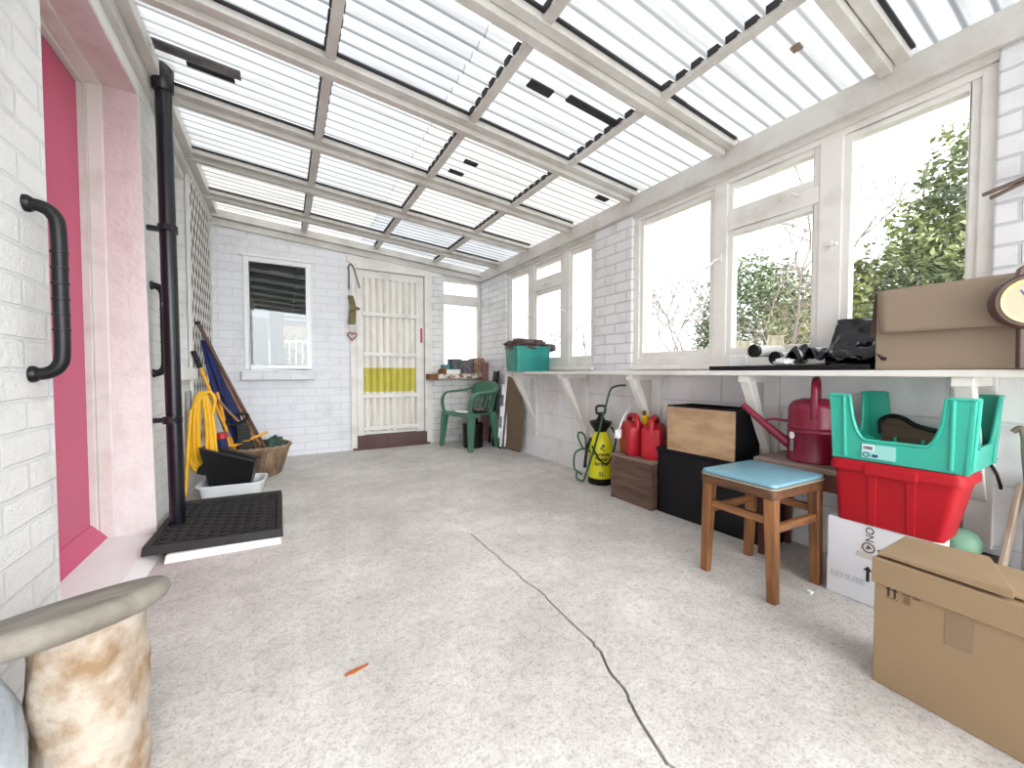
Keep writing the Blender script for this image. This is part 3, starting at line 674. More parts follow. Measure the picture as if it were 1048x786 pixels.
b = B(); b.tube([(-.162, -.095, .336), (.148, -.096, .218)], .006, 6); b.build('scuttle_rim', M['rubberedge'], t)

# ------------------------------------------------------------------ basket with tools
t = thing('wicker_basket', 'brown wicker basket holding tools in the back left corner', 'basket', (-.20, 3.86, 0))
b = B(); b.lathe([(0, 0), (.165, 0), (.175, .02), (.205, .12), (.235, .215), (.24, .235), (.225, .238), (.19, .12), (.16, .02), (0, .02)], 40); b.build('basket_body', M['wicker'], t, smooth=50)
b = B()
for k in range(40):
    a = 2*PI*k/40; c_, s_ = math.cos(a), math.sin(a); b.tube([(.172*c_, .172*s_, .01), (.208*c_, .208*s_, .12), (.238*c_, .238*s_, .225)], .006, 6)
b.build('basket_stakes', M['wicker'], t, smooth=60)
b = B()
for ph in (0, PI):
    b.tube([((.238+.008*math.cos(12*a+ph))*math.cos(a), (.238+.008*math.cos(12*a+ph))*math.sin(a), .238+.008*math.sin(12*a+ph)) for a in [2*PI*k/96 for k in range(96)]], .011, 6, True)
b.build('basket_rim', M['wicker'], t, smooth=60)
def pole(name, label, cat, p0, p1, r0, r1, m, parent=None, seg=10):
    t = thing(name, label, cat, p0); d = Vector(p1)-Vector(p0)
    b = B(); b.tube([d*(k/6) + Vector((0, 0, .006*math.sin(k*1.3))) for k in range(7)], [r0+(r1-r0)*k/6 for k in range(7)], seg); b.build('handle', m, t, smooth=60); return t, d
t, d = pole('wooden_pole', 'long dark wooden pole leaning from basket up to lattice', 'pole', (-.07, 3.80, .05), (-.535, 3.62, 1.215), .0135, .0125, M['darkwood'])
b = B(); b.tube([d*.985, d*1.004], .0145, 10); b.build('end_cap', M['blackplastic'], t)
pole('wooden_pole', 'lighter brown wooden handle just left of the dark pole', 'pole', (-.11, 3.90, .05), (-.53, 3.80, 1.10), .013, .012, M['midwood'])
t = thing('garden_parasol', 'folded navy blue parasol standing in the wicker basket', 'parasol', (-.27, 3.88, .05)); d = Vector((-.515, 3.72, 1.09))-Vector((-.27, 3.88, .05))
b = B(); rr = [.02, .045, .058, .06, .055, .045, .036, .028, .016]
rings = []
for i, r_ in enumerate(rr):
    p = d*(.12+.88*i/8); rings.append([b.v((p.x+(r_*(1+.28*math.cos(6*a+i*.4)))*math.cos(a), p.y+(r_*(1+.28*math.cos(6*a+i*.4)))*math.sin(a), p.z)) for a in [2*PI*k/30 for k in range(30)]])
b.rings(rings); b.build('canopy', M['blue'], t, smooth=50)
b = B(); b.tube([Vector((0, 0, 0)), d*.14], .014, 8); b.build('pole', M['metal'], t, smooth=60)
b = B(); b.tube([d*.98, d*1.03], .008, 8); b.build('finial', M['metal'], t, smooth=60)
t, d = pole('rake', 'yellow shafted tool with black grip left of blue parasol', 'garden tool', (-.30, 3.74, .12), (-.52, 3.56, .90), .011, .011, M['orangeyellow'])
b = B(); b.tube([d*.98, d*1.13], .017, 10); b.build('grip', M['blackplastic'], t, smooth=60)
b = B(); b.tube([d*.30, d*.36], .014, 10); b.build('collar', M['metal'], t, smooth=60)
pole('thin_stick', 'thin brown stick slanting behind the black ring handle', 'stick', (-.17, 3.76, .27), (-.46, 3.60, .70), .009, .009, M['midwood'])
t = thing('bent_tube_handle', 'bent orange yellow metal tube resting across the wicker basket', 'tube', (-.35, 3.68, .28))
b = B(); b.tube(bez([(-.085, 0, .42), (-.045, 0, .20), (-.022, 0, .03), (0, 0, .002), (.03, .0, .008), (.12, 0, .045), (.235, .01, .09)], 6), .0105, 10); b.build('tube_body', M['orangeyellow'], t, smooth=60)
t = thing('garden_spade', 'black ring handled spade standing in the wicker basket', 'spade', (-.25, 3.70, .24))
b = B(); b.tube([(-.065+.07*math.cos(a), -.02, .245+.034*math.sin(a)+.025*math.cos(a)) for a in [2*PI*k/24 for k in range(24)]], .011, 8, True); b.build('ring_handle', M['blackplastic'], t, smooth=60)
b = B(); b.hexa([(-.06, -.03, -.12), (.07, -.03, -.12), (.07, .03, -.12), (-.06, .03, -.12)], [(-.075, -.02, .22), (.0, -.02, .225), (.0, .02, .225), (-.075, .02, .22)]); b.build('shaft', M['blackplastic'], t, .008)
b = B()
for k in range(7): b.box((-.062+k*.004, -.042, .06+k*.022), (.018+k*.001, -.024, .07+k*.022))
b.build('shaft_ribs', M['rubberedge'], t)
b = B(); b.tube([(-.135, 0, -.05), (-.14, 0, .06), (-.15, 0, .17)], [.034, .036, .03], 14); t2 = thing('spray_bottle', 'dark blue bottle with red band beside the yellow hose', 'bottle', (-.26, 3.62, .22)); b.build('bottle_body', M['blue'], t2, smooth=50)
b = B(); b.lathe([(.037, .155), (.037, .195)], 14, Tm(-.148, 0, -.02)); o = b.build('red_band', M['redpaint'], t2, smooth=50)
b = B(); b.blob((0, 0, 0), (.075, .09, .10), .5, 2.2, 24, 14, seed=3)
tag(at(b.build('cloth_bag', mat('bottle_green_cloth', S(62, 92, 78), .8, col2=S(34, 52, 46), vscale=14), smooth=60), (-.075, 3.84, .20)), 'dark green cloth bundle at right rim of the basket', 'cloth')

# ------------------------------------------------------------------ hangings left of the back door
t = thing('strap', 'thin black strap hung over a nail above the door jamb', 'strap', (.64, YB-.03, 2.0))
b = B(); b.tube(bez([(-.022, 0, -.26), (-.02, 0, -.08), (-.028, 0, -.04), (-.012, 0, -.004), (.015, 0, -.002), (.035, 0, -.05), (.09, 0, -.24)], 8), .006, 6); b.build('cord', M['blackplastic'], t, smooth=60)
b = B(); b.tube([(0, .02, .01), (0, -.012, .014)], .006, 8); b.build('nail', M['metal'], t)
t = thing('hanging_bird_ornament', 'mossy green wooden ornament hanging on the door jamb', 'ornament', (.64, YB-.04, 1.50))
b = B(); b.prism([(-.035, .17), (.02, .17), (.045, .06), (.085, .045), (.09, .025), (.045, .02), (.04, -.13), (-.035, -.135), (-.022, 0), (-.015, .06)], -.015, .015, RX(90)); b.build('ornament_body', M['green1'], t, .006)
for q in ([(0, .01, .17), (0, .01, .30)], [(-.015, 0, -.13), (-.02, 0, -.215)], [(.02, 0, -.13), (.03, 0, -.215)]):
    b = B(); b.tube(q, .0022, 6); b.build('string', M['metal'], t)
t = thing('heart_ornament', 'small copper brown heart hanging below the mossy ornament', 'ornament', (.645, YB-.04, 1.24))
b = B(); pts = []
for k in range(40):
    a = 2*PI*k/40; x = 16*math.sin(a)**3; y = 13*math.cos(a)-5*math.cos(2*a)-2*math.cos(3*a)-math.cos(4*a); pts.append((x*.0028, 0, y*.0028))
b.tube(pts, .008, 6, True); b.build('heart_frame', M['copper'], t, smooth=60)

# ------------------------------------------------------------------ green chair etc.
t = thing('garden_armchair', 'green plastic garden armchair under the narrow back window', 'chair', (1.855, 4.08, 0), 13)
G = M['greenplastic']
b = B()
def seatf(u, v):
    x = -.235+.39*u; y = (-.24+.48*v)*(1-.12*u); z = .405-.02*u-.025*math.sin(PI*v)*math.sin(PI*min(1, u*1.1)) + (-.03*(1-u/.1) if u < .1 else 0)
    return (x, y, z)
b.grid(seatf, 14, 14); b.build('seat', G, t, smooth=60, solid=-.012)
for sy in (1, -1):
    b = B(); b.hexa([(-.25, sy*.275-.022, 0), (-.205, sy*.275-.022, 0), (-.205, sy*.275+.022, 0), (-.25, sy*.275+.022, 0)], [(-.235, sy*.245-.035, .40), (-.155, sy*.245-.03, .40), (-.155, sy*.245+.03, .40), (-.235, sy*.245+.035, .40)]); b.build('leg', G, t, .008)
    b = B(); b.hexa([(.165, sy*.225-.02, 0), (.205, sy*.225-.02, 0), (.205, sy*.225+.02, 0), (.165, sy*.225+.02, 0)], [(.08, sy*.21-.03, .40), (.16, sy*.21-.03, .41), (.16, sy*.21+.03, .41), (.08, sy*.21+.03, .40)]); b.build('leg', G, t, .008)
    b = B(); b.tube(bez([(-.205, sy*.25, .38), (-.225, sy*.262, .50), (-.20, sy*.272, .585), (-.13, sy*.278, .622), (.0, sy*.275, .632), (.12, sy*.262, .645), (.205, sy*.215, .675)], 6), .026, 10, flat=(.45, 1.25)); b.build('armrest', G, t, smooth=60)
def backf(y, z): return (.135+.11*(z-.40)/.36 + .035*(1-(y/.24)**2)-.02, y, z)
b = B()
def topband(u, v):
    y = -.235+.47*u; z = .60+.145*v*(1-.30*(abs(y)/.235)**3); return backf(y, z)
b.grid(topband, 16, 5)
b.build('backrest', G, t, smooth=60, solid=-.012)
b = B()
for k in range(6):
    y = -.18+k*.072
    b.hexa([backf(y-.02, .38), backf(y+.02, .38), (backf(y+.02, .38)[0]+.012, y+.02, .38), (backf(y-.02, .38)[0]+.012, y-.02, .38)], [backf(y-.02, .61), backf(y+.02, .61), (backf(y+.02, .61)[0]+.012, y+.02, .61), (backf(y-.02, .61)[0]+.012, y-.02, .61)])
b.build('back_slats', G, t)
b = B(); b.blob((0, 0, 0), (.10, .12, .028), .5, 3, 24, 10, seed=5)
tag(at(b.build('folded_cloth', mat('dull_mauve_cloth', S(128, 108, 116), .85, col2=S(80, 66, 76), vscale=25), smooth=60), (1.98, 4.12, .418)), 'crumpled dull mauve cloth on the green chair seat', 'cloth')
b = B(); b.blob((0, 0, 0), (.06, .14, .012), .4, 3, 24, 8, seed=8)
tag(at(b.build('paper_sheet', M['paper'], smooth=60), (1.715, 4.03, .412)), 'white paper lying on front edge of the green chair', 'paper')
t = thing('bucket', 'black lidded bucket under the green chair', 'bucket', (1.86, 4.06, 0))
b = B(); b.lathe([(0, 0), (.108, 0), (.112, .01), (.118, .25), (0, .25)], 28); b.build('bucket_body', M['blackplastic'], t, smooth=40)
b = B(); b.lathe([(0, .25), (.124, .25), (.124, .27), (.11, .276), (.06, .276), (.058, .32), (.03, .335), (0, .335)], 28); b.build('bucket_lid', M['blackplastic'], t, smooth=40)

# things on the ledge
def stone(name, label, cat, loc, dims, m, rz=0, bev=.006, seed=1, amp=.006):
    b = B(); n = 4; x, y, z = dims
    b.box((-x/2, -y/2, 0), (x/2, y/2, z)); bmesh.ops.subdivide_edges(b.bm, edges=b.bm.edges, cuts=4, use_grid_fill=True)
    for v in b.bm.verts:
        k = noise.noise_vector(v.co*22+Vector((seed, seed*2, 0))); v.co += Vector((k.x, k.y, k.z if v.co.z > .01 else 0))*amp
    o = b.build(name, m, bevel=0, smooth=40); at(o, loc, rz); tag(o, label, cat); return o
stone('stone_block', 'dark grey block second from left end of the ledge pile', 'block', (1.80, 4.46, .885), (.13, .12, .125), M['brick1'], 6, seed=2)
stone('stone_block', 'mottled grey brown block in the middle of the ledge', 'block', (1.925, 4.43, .833), (.16, .12, .165), M['brick2'], -4, seed=3)
stone('rough_stone', 'tan rough stone at right end of the ledge', 'stone', (2.085, 4.44, .833), (.15, .13, .185), M['brick3'], 8, seed=4, amp=.022)
stone('white_block', 'white slab under the grey block on the ledge', 'block', (1.76, 4.44, .833), (.20, .13, .05), M['render'], 3, seed=5)
stone('teal_tin', 'small teal bar lying at left of the ledge pile', 'bar', (1.685, 4.47, .884), (.085, .08, .055), M['tealitem'], 0, seed=6, amp=.002)
stone('rusty_lump', 'rusty brown lump at left end of the ledge', 'lump', (1.625, 4.40, .833), (.055, .07, .065), M['rust'], 20, seed=7, amp=.02)

# leaning boards / ladder at far end of shelf
def leanboard(name, label, cat, poly, p, up, side, th, m):
    # poly in (side, up) coordinates
    up = Vector(up).normalized(); side = Vector(side); side = (side-up*side.dot(up)).normalized(); nrm = side.cross(up)
    X = Matrix.Translation(p) @ Matrix((side, up, nrm)).transposed().to_4x4()
    b = B(); b.prism(poly, 0, th, X); o = b.build(name, m, bevel=.003); return tag(o, label, cat)
leanboard('reddish_board', 'reddish brown board leaning behind the green chair', 'board', [(0, 0), (.15, 0), (.15, .96), (0, .96)], (2.10, 4.36, .01), (.03, .02, 1), (1, -.25, 0), .02, M['redboard'])
leanboard('hardboard_sheet', 'brown hardboard sheet with curved edge leaning under shelf end', 'board', [(0, 0), (.30, 0), (.35, .2), (.355, .45), (.30, .62), (.20, .76), (.07, .80), (0, .80)], (2.135, 3.80, .005), (.02, .0, 1), (.05, -1, 0), .008, M['hardboard'])
t = thing('step_ladder', 'folded white step ladder leaning against the shelf end', 'ladder', (2.085, 3.83, 0), 0, rot=(0, math.radians(5), math.radians(-22)))
for (y, x, top_) in ((-.03, .0, .83), (.22, .0, .83)):
    b = B(); b.box((x-.012, y-.012, 0), (x+.012, y+.012, top_)); b.build('rail', M['upvc'], t, .003)
for (y, x, top_) in ((-.03, .045, .74), (.22, .045, .74)):
    b = B(); b.box((x-.010, y-.010, 0), (x+.010, y+.010, top_)); b.build('back_leg', M['upvc'], t, .003)
for z in (.12, .36, .60):
    b = B(); b.box((-.035, -.02, z), (-.008, .21, z+.11)); b.build('tread', M['upvc'], t, .003)
for (y, x) in ((-.03, .0), (.22, 0), (-.03, .045), (.22, .045)):
    b = B(); b.box((x-.014, y-.014, -.002), (x+.014, y+.014, .025)); b.build('foot', M['blackplastic'], t)
t = thing('folding_chair', 'dark folded chair leaning between green chair and ladder', 'chair', (2.10, 4.07, 0), 0, rot=(0, math.radians(4), math.radians(-18)))
b = B(); b.box((-.015, -.10, .30), (.01, .14, .62)); b.build('seat', M['blackwood'], t, .006)
b = B(); b.box((-.015, -.09, .68), (.01, .13, .86)); b.build('backrest', mat('dark_purple_fabric', S(46, 38, 50), .8), t, .006)
for y in (-.115, .145):
    b = B(); b.tube([(0, y, 0), (0, y, .45), (.005, y, .87)], .012, 8); b.build('leg', M['blackwood'], t, smooth=60)

# ------------------------------------------------------------------ shelf
t = thing('long_shelf', 'long white painted shelf on brackets along the right wall', 'shelf', (2.05, 1.4, .834))
b = B(); b.box((-.15, -2.1, 0), (.15, 2.02, .024)); b.build('shelf_board', M['paint'], t, .003)
for y in (.36, 1.065, 1.79, 2.52, 3.27):
    k = y-1.4
    b = B(); b.hexa([(.11, k-.022, -.44), (.15, k-.022, -.50), (.15, k+.022, -.50), (.11, k+.022, -.44)], [(-.125, k-.022, -.03), (-.06, k-.022, -.03), (-.06, k+.022, -.03), (-.125, k+.022, -.03)]); br_ = b.build('bracket', M['paint'], t, .003)
    b = B(); b.box((.118, k-.035, -.62), (.15, k+.035, 0)); b.build('wall_post', M['paint'], br_, .003)
    b = B(); b.box((-.135, k-.026, -.032), (.12, k+.026, 0)); b.build('shelf_bearer', M['paint'], br_, .003)

# teal bin with coat
t = thing('teal_tub', 'translucent teal tub at the far end of the shelf', 'tub', (1.995, 3.12, .859), -8)
b = B(); rr_stack(b, [(.165, .130, .02, 0, 0, 0), (.176, .142, .025, .210, 0, 0), (.184, .150, .028, .213, 0, 0), (.184, .150, .028, .227, 0, 0), (.170, .134, .022, .225, 0, 0), (.157, .122, .018, .006, 0, 0)]); b.build('tub_body', M['tealbin'], t, smooth=35)
t = thing('folded_coat', 'crumpled brown purple coat heaped on the teal tub', 'coat', (1.995, 3.12, 1.095), -8)
b = B(); b.blob((-.02, 0, .01), (.185, .15, .058), .5, 2.6, 40, 20, seed=11); b.build('coat_body', M['cloth'], t, smooth=60)
b = B(); b.blob((.20, -.05, -.015), (.07, .05, .035), .5, 3, 24, 12, seed=12); b.build('sleeve', M['cloth'], t, smooth=60)
b = B(); b.blob((.13, -.105, -.018), (.05, .03, .02), .4, 3, 20, 10, seed=13); o = b.build('blue_lining', M['blue'], t, smooth=60)
b = B(); b.blob((-.185, .03, -.005), (.03, .04, .02), .3, 3, 20, 10, seed=14); o = b.build('yellow_lining', mat('pale_yellow_cloth', S(190, 184, 110), .8), t, smooth=60)

# ------------------------------------------------------------------ sprayer
t = thing('pressure_sprayer', 'yellow pressure sprayer with black base standing by the crate', 'sprayer', (2.10, 2.24, 0))
b = B(); b.lathe([(0, .03), (.092, .03), (.092, .05), (.09, .22), (.086, .30), (.07, .355), (.05, .385), (.045, .40), (0, .40)], 28); b.build('tank', M['yellow'], t, smooth=40)
b = B(); b.lathe([(0, 0), (.092, 0), (.096, .01), (.095, .048), (0, .048)], 28); b.build('base', M['blackplastic'], t, smooth=40)
b = B(); b.lathe([(.045, .39), (.048, .405), (.082, .455), (.085, .475), (.07, .478), (.06, .445), (.03, .43), (0, .43)], 24); b.build('funnel_collar', M['blackplastic'], t, smooth=40)
b = B(); b.lathe([(.035, .43), (.03, .47), (.034, .49), (.022, .51), (.018, .54), (0, .54)], 18); b.tube(bez([(-.03, .012, .535), (-.034, .013, .575), (-.02, .008, .592), (.02, -.008, .592), (.034, -.013, .575), (.03, -.012, .535)], 6), .009, 8); b.tube([(-.032, .013, .535), (.032, -.013, .535)], .009, 8); b.build('pump_handle', M['blackplastic'], t, smooth=50)
fd = Vector((-2.10, -2.24, 0)).normalized(); ang = math.degrees(math.atan2(fd.y, fd.x))+90
def onb(s_, size, z, nm):   # curved round the tank
    o = text(nm, s_, size, M['ink'], t, I4, .0004, .0007)
    for v in o.data.vertices:
        a = v.co.x/.091 - PI/2 + math.radians(ang) + .10; rr_ = .0945+v.co.z
        v.co = Vector((math.cos(a)*rr_, math.sin(a)*rr_, z+v.co.y))
    return o
onb('Portable', .036, .235, 'label_text'); onb('Power', .036, .200, 'label_text'); onb('Sprayer', .036, .165, 'label_text'); onb('5L', .042, .085, 'label_text')
b = B()
for (a0, w_, z0_, z1_) in ((-.12, .16, .275, .288), (.02, .2, .29, .308), (.1, .12, .262, .274)):
    n = 5
    for k in range(n):
        aa = [math.radians(ang)-PI/2+.1+a0+w_*kk/n for kk in (k, k+1)]
        V = [b.v((math.cos(q)*.0925, math.sin(q)*.0925, z)) for q, z in ((aa[0], z0_), (aa[1], z0_), (aa[1], z1_), (aa[0], z1_))]; b.f(V)
b.build('label_mark', M['ink'], t, solid=.002)
b = B(); b.tube(bez([(.03, -.08, .44), (.06, -.10, .36), (.03, -.10, .24), (-.03, -.105, .17), (-.08, -.075, .20), (-.115, -.03, .30)], 8), .006, 8); b.build('carry_strap', M['blackplastic'], t, smooth=60)
t = thing('spray_lance', 'dark green spray lance with bent tip leaning over the yellow sprayer', 'lance', (1.955, 2.27, .02))
b = B(); b.tube(bez([(0, 0, 0), (.05, -.06, .25), (.10, -.12, .55), (.125, -.145, .685), (.14, -.165, .72), (.165, -.215, .735), (.18, -.25, .735)], 6), .0075, 8); b.build('lance_tube', M['darkgreen'], t, smooth=60)
b = B(); b.tube(bez([(-.0, .02, .05), (-.045, .05, .10), (-.03, .06, .21), (.03, .02, .245), (.06, -.02, .22)], 8), .0075, 8); b.tube(bez([(.01, .01, .24), (-.01, .05, .33), (.02, .07, .365), (.06, .05, .33), (.05, .03, .20), (.045, .02, .1)], 8), .0075, 8); b.tube(bez([(0, 0, .0), (-.03, .04, .02), (-.02, .05, .08)], 6), .008, 8); b.build('lance_hose', M['darkgreen'], t, smooth=60)
b = B(); b.tube([(.03, .02, .10), (.045, .01, .25), (.075, .0, .33)], .012, 8); b.build('lance_grip', M['blackplastic'], t, smooth=60)

# ------------------------------------------------------------------ small wooden crate with fuel cans
t = thing('wooden_crate', 'small brown wooden crate beneath the red fuel cans', 'crate', (1.955, 1.78, 0), 0)
b = B(); b.hexa([(-.025, -.165, 0), (.21, -.165, 0), (.21, .165, 0), (-.025, .165, 0)], [(-.025, -.165, .285), (.21, -.165, .285), (.21, .165, .285), (-.025, .165, .285)]); b.build('crate_body', M['cratewood'], t, .004)
b = B(); b.box((-.032, -.172, .285), (.215, .172, .303)); b.build('crate_lid', M['greytop'], t, .003)
b = B(); b.box((-.030, -.170, .0), (-.024, -.145, .284)); b.build('corner_batten', M['cratewood'], t, .002)
b = B(); b.box((-.030, .145, 0), (-.024, .170, .284)); b.build('corner_batten', M['cratewood'], t, .002)
def fuel_can(label, loc, rz, spout):
    t = thing('fuel_can', label, 'fuel can', loc, rz, 'red plastic fuel cans')
    b = B(); rr_stack(b, [(.095, .058, .02, 0, 0, 0), (.10, .063, .025, .01, 0, 0), (.10, .063, .025, .165, 0, 0), (.098, .06, .025, .185, 0, 0), (.07, .05, .03, .212, .0, 0), (.045, .045, .03, .217, .0, 0)]); b.build('can_body', M['redcan'], t, smooth=40)
    b = B(); b.tube(bez([(-.09, 0, .165), (-.085, 0, .225), (-.055, 0, .252), (.02, 0, .257), (.06, 0, .24), (.075, 0, .205)], 6), .017, 10, flat=(1, 1.2)); b.build('can_handle', M['redcan'], t, smooth=60)
    b = B(); b.box((-.045, -.066, .03), (.045, -.0635, .14)); b.build('moulded_panel', M['redcan'], t, .006)
    b = B(); b.hexa([(-.02, -.0685, .045), (.02, -.0685, .045), (.02, -.066, .045), (-.02, -.066, .045)], [(-.004, -.0685, .115), (.004, -.0685, .115), (.004, -.066, .115), (-.004, -.066, .115)]); o = b.build('warning_mark', mat('orange_red_mark', S(232, 84, 56), .4), t)
    if spout:
        b = B(); b.tube([(.035, .05, .205), (.0, .055, .245), (-.03, .055, .272)], [.028, .026, .02], 12); b.build('spout', mat('spout_yellow', S(226, 190, 40), .4), t, smooth=50)
        b = B(); b.tube([(-.028, .055, .272), (-.036, .055, .296)], .012, 10); b.build('spout_cap', M['mahogany'], t, smooth=50)
    return t
c1 = fuel_can('red fuel can at the back of the brown crate, white plug hanging', (2.03, 1.855, .304), 62, False)
c2 = fuel_can('red fuel can with yellow spout at front of brown crate', (2.055, 1.70, .304), 28, True)
t = thing('plug_and_cable', 'white plug with looped cable hanging on the rear fuel can', 'plug', (1.925, 1.885, .44), 35)
b = B(); b.box((-.03, -.02, -.03), (.03, .02, .03)); b.build('plug_body', M['upvc'], t, .008)
b = B(); b.tube(bez([(.03, 0, .02), (.06, -.02, .10), (.12, -.04, .14), (.2, -.06, .16)], 8), .005, 6); b.tube(bez([(-.03, 0, .02), (-.07, 0, .03), (-.075, 0, -.01), (-.03, 0, -.02)], 8), .005, 6); b.build('cable', M['upvc'], t, smooth=60)

# ------------------------------------------------------------------ black chest + box on it
t = thing('black_chest', 'large black painted wooden chest on the floor under the shelf', 'chest', (1.985, 1.29, 0), 2)
b = B(); b.box((0, -.315, 0), (.19, .315, .37)); b.build('chest_body', M['blackwood'], t, .005)
b = B(); b.box((-.008, -.322, .372), (.195, .322, .395)); b.build('chest_lid', M['blackwood'], t, .004)
t = thing('wooden_box', 'open box with pale wood front and black sides on black chest', 'box', (1.955, 1.325, .396), 0)
b = B(); b.box((0, -.20, 0), (.012, .20, .255)); o = b.build('front_panel', M['palewood'], t, .003); o['label'] = 'pale wooden front'
b = B(); b.box((.012, -.20, 0), (.235, -.188, .262)); b.box((.012, .188, 0), (.235, .20, .262)); b.box((.223, -.188, 0), (.235, .188, .262)); b.box((.012, -.188, 0), (.223, .188, .012)); b.build('box_sides', M['blackwood'], t, .002)
b = B(); b.box((-.001, -.2, .255), (.014, .2, .263)); b.build('front_edge', M['blackwood'], t, .002)

# ------------------------------------------------------------------ small table, watering can
t = thing('side_table', 'low red brown table under the watering can', 'table', (2.045, .80, 0))
b = B(); b.box((-.15, -.19, .432), (.15, .20, .457)); b.build('table_top', M['greytop'], t, .004)
b = B(); b.box((-.13, -.17, .36), (.13, -.15, .432)); b.box((-.13, .16, .36), (.13, .18, .432)); b.box((-.135, -.17, .36), (-.12, .18, .432)); b.box((.12, -.17, .36), (.135, .18, .432)); b.build('apron', M['mahogany'], t, .003)
for sx in (-1, 1):
    for sy in (-.16, .17):
        b = B(); b.hexa([(sx*.12-.012, sy-.012, 0), (sx*.12+.012, sy-.012, 0), (sx*.12+.012, sy+.012, 0), (sx*.12-.012, sy+.012, 0)], [(sx*.12-.018, sy-.018, .432), (sx*.12+.018, sy-.018, .432), (sx*.12+.018, sy+.018, .432), (sx*.12-.018, sy+.018, .432)]); b.build('leg', M['mahogany'], t, .003)
t = thing('watering_can', 'crimson metal watering can with long spout below the shelf', 'watering can', (2.03, .815, .457), 108)
C_ = M['crimson']
b = B(); b.lathe([(0, 0), (.092, 0), (.096, .004), (.094, .02), (.092, .03), (.092, .125), (.096, .13), (.092, .136), (.092, .144), (.096, .149), (.092, .155), (.092, .225), (.088, .245), (.074, .264), (.045, .276), (0, .278)], 36, I4, 1.05, .95); b.build('can_body', C_, t, smooth=40)
b = B(); b.tube(bez([(.07, 0, .05), (.16, 0, .125), (.28, 0, .235)], 8), [.024-.011*k/16 for k in range(17)], 14); b.build('spout', C_, t, smooth=50)
b = B(); b.tube([(.09, 0, .17), (.155, 0, .175), (.19, 0, .165)], .006, 8); b.build('spout_brace', C_, t, smooth=50)
b = B(); b.tube(bez([(-.005, -.085, .19), (-.005, -.088, .26), (-.005, -.07, .34), (-.005, 0, .368), (-.005, .07, .34), (-.005, .088, .26), (-.005, .085, .19)], 8), .012, 10, flat=(1.1, .6)); b.build('handle', C_, t, smooth=60)
b = B(); aa = math.radians(45)
for (z0_, z1_, wd, m_, nm) in ((.098, .130, .30, 'paper', 'label_oval'), (.045, .095, .20, 'ink', 'label_strip')):
    b = B(); n = 14
    for k in range(n):
        q0, q1 = (-wd/2+wd*k/n), (-wd/2+wd*(k+1)/n)
        def hz(q):
            e_ = 1.0 if nm == 'label_strip' else math.sqrt(max(0, 1-(2*q/wd)**2)); c_ = (z0_+z1_)/2; return c_-(z1_-z0_)/2*e_, c_+(z1_-z0_)/2*e_
        V = [b.v((math.cos(q+aa)*.0985*1.05, math.sin(q+aa)*.0985*.95, z)) for q, z in ((q0, hz(q0)[0]), (q1, hz(q1)[0]), (q1, hz(q1)[1]), (q0, hz(q0)[1]))]; b.f(V)
    b.build(nm, M[m_] if m_ == 'paper' else M['metal'], t, solid=.001)

# ------------------------------------------------------------------ stool
t = thing('stool', 'wooden stool with pale blue padded seat in front of black chest', 'stool', (1.70, .865, 0), -3)
b = B(); rr_stack(b, [(.170, .143, .02, .425, 0, 0), (.177, .150, .022, .432, 0, 0), (.175, .148, .022, .441, 0, 0), (.155, .128, .02, .447, 0, 0)]); b.build('seat_pad', M['vinyl'], t, smooth=50)
b = B(); rr_stack(b, [(.175, .147, .02, .419, 0, 0), (.181, .153, .024, .421, 0, 0), (.181, .153, .024, .427, 0, 0), (.175, .147, .02, .428, 0, 0)]); b.build('seat_piping', M['vinyledge'], t, smooth=50)
b = B(); rr_stack(b, [(.174, .147, .018, .385, 0, 0), (.178, .151, .02, .388, 0, 0), (.178, .151, .02, .418, 0, 0), (.17, .143, .018, .419, 0, 0)]); b.build('seat_apron', M['apron'], t, smooth=50)
for sx in (-1, 1):
    for sy in (-1, 1):
        x0, y0, x1, y1 = sx*.150, sy*.138, sx*.150, sy*.125
        b = B(); b.hexa([(x0-.016, y0-.016, 0), (x0+.016, y0-.016, 0), (x0+.016, y0+.016, 0), (x0-.016, y0+.016, 0)], [(x1-.02, y1-.02, .387), (x1+.02, y1-.02, .387), (x1+.02, y1+.02, .387), (x1-.02, y1+.02, .387)]); b.build('leg', M['stool'], t, .004)
for sx in (-1, 1):
    b = B(); b.box((sx*.15-.010, -.12, .285), (sx*.15+.010, .12, .315)); b.build('stretcher', M['stoolh'], t, .003)
for sy in (-1, 1):
    b = B(); b.box((-.14, sy*.130-.010, .255), (.14, sy*.130+.010, .285)); b.build('stretcher', M['stoolx'], t, .003)

# ------------------------------------------------------------------ white box, red crate, teal stacking bin
def up_arrow(b, y, z0, z1, s_=1., x=-.0008):
    w_ = .004*s_
    V = [b.v((x, y+w_, z0)), b.v((x, y-w_, z0)), b.v((x, y-w_, z1-.012*s_)), b.v((x, y+w_, z1-.012*s_))]; b.f(V)
    V = [b.v((x, y+.011*s_, z1-.014*s_)), b.v((x, y-.011*s_, z1-.014*s_)), b.v((x, y, z1))]; b.f(V)
t = thing('white_carton', 'white cardboard carton with arrow mark beneath the red crate', 'carton', (1.824, .515, 0), 0)
b = B(); b.box((0, -.125, 0), (.17, .165, .296)); b.build('carton_body', M['cardwhite'], t, .004)
text('label_text', 'NO', .034, M['ink'], t, Tm(-.0008, .036, .262) @ RX(-90) @ FACE_NX)
b = B(); up_arrow(b, .040, .088, .145, 1.25); b.build('arrow_mark', M['ink'], t)
text('handwriting', 'BEMUSE', .030, M['pencil'], t, Tm(-.0008, .10, .078) @ FACE_NX)
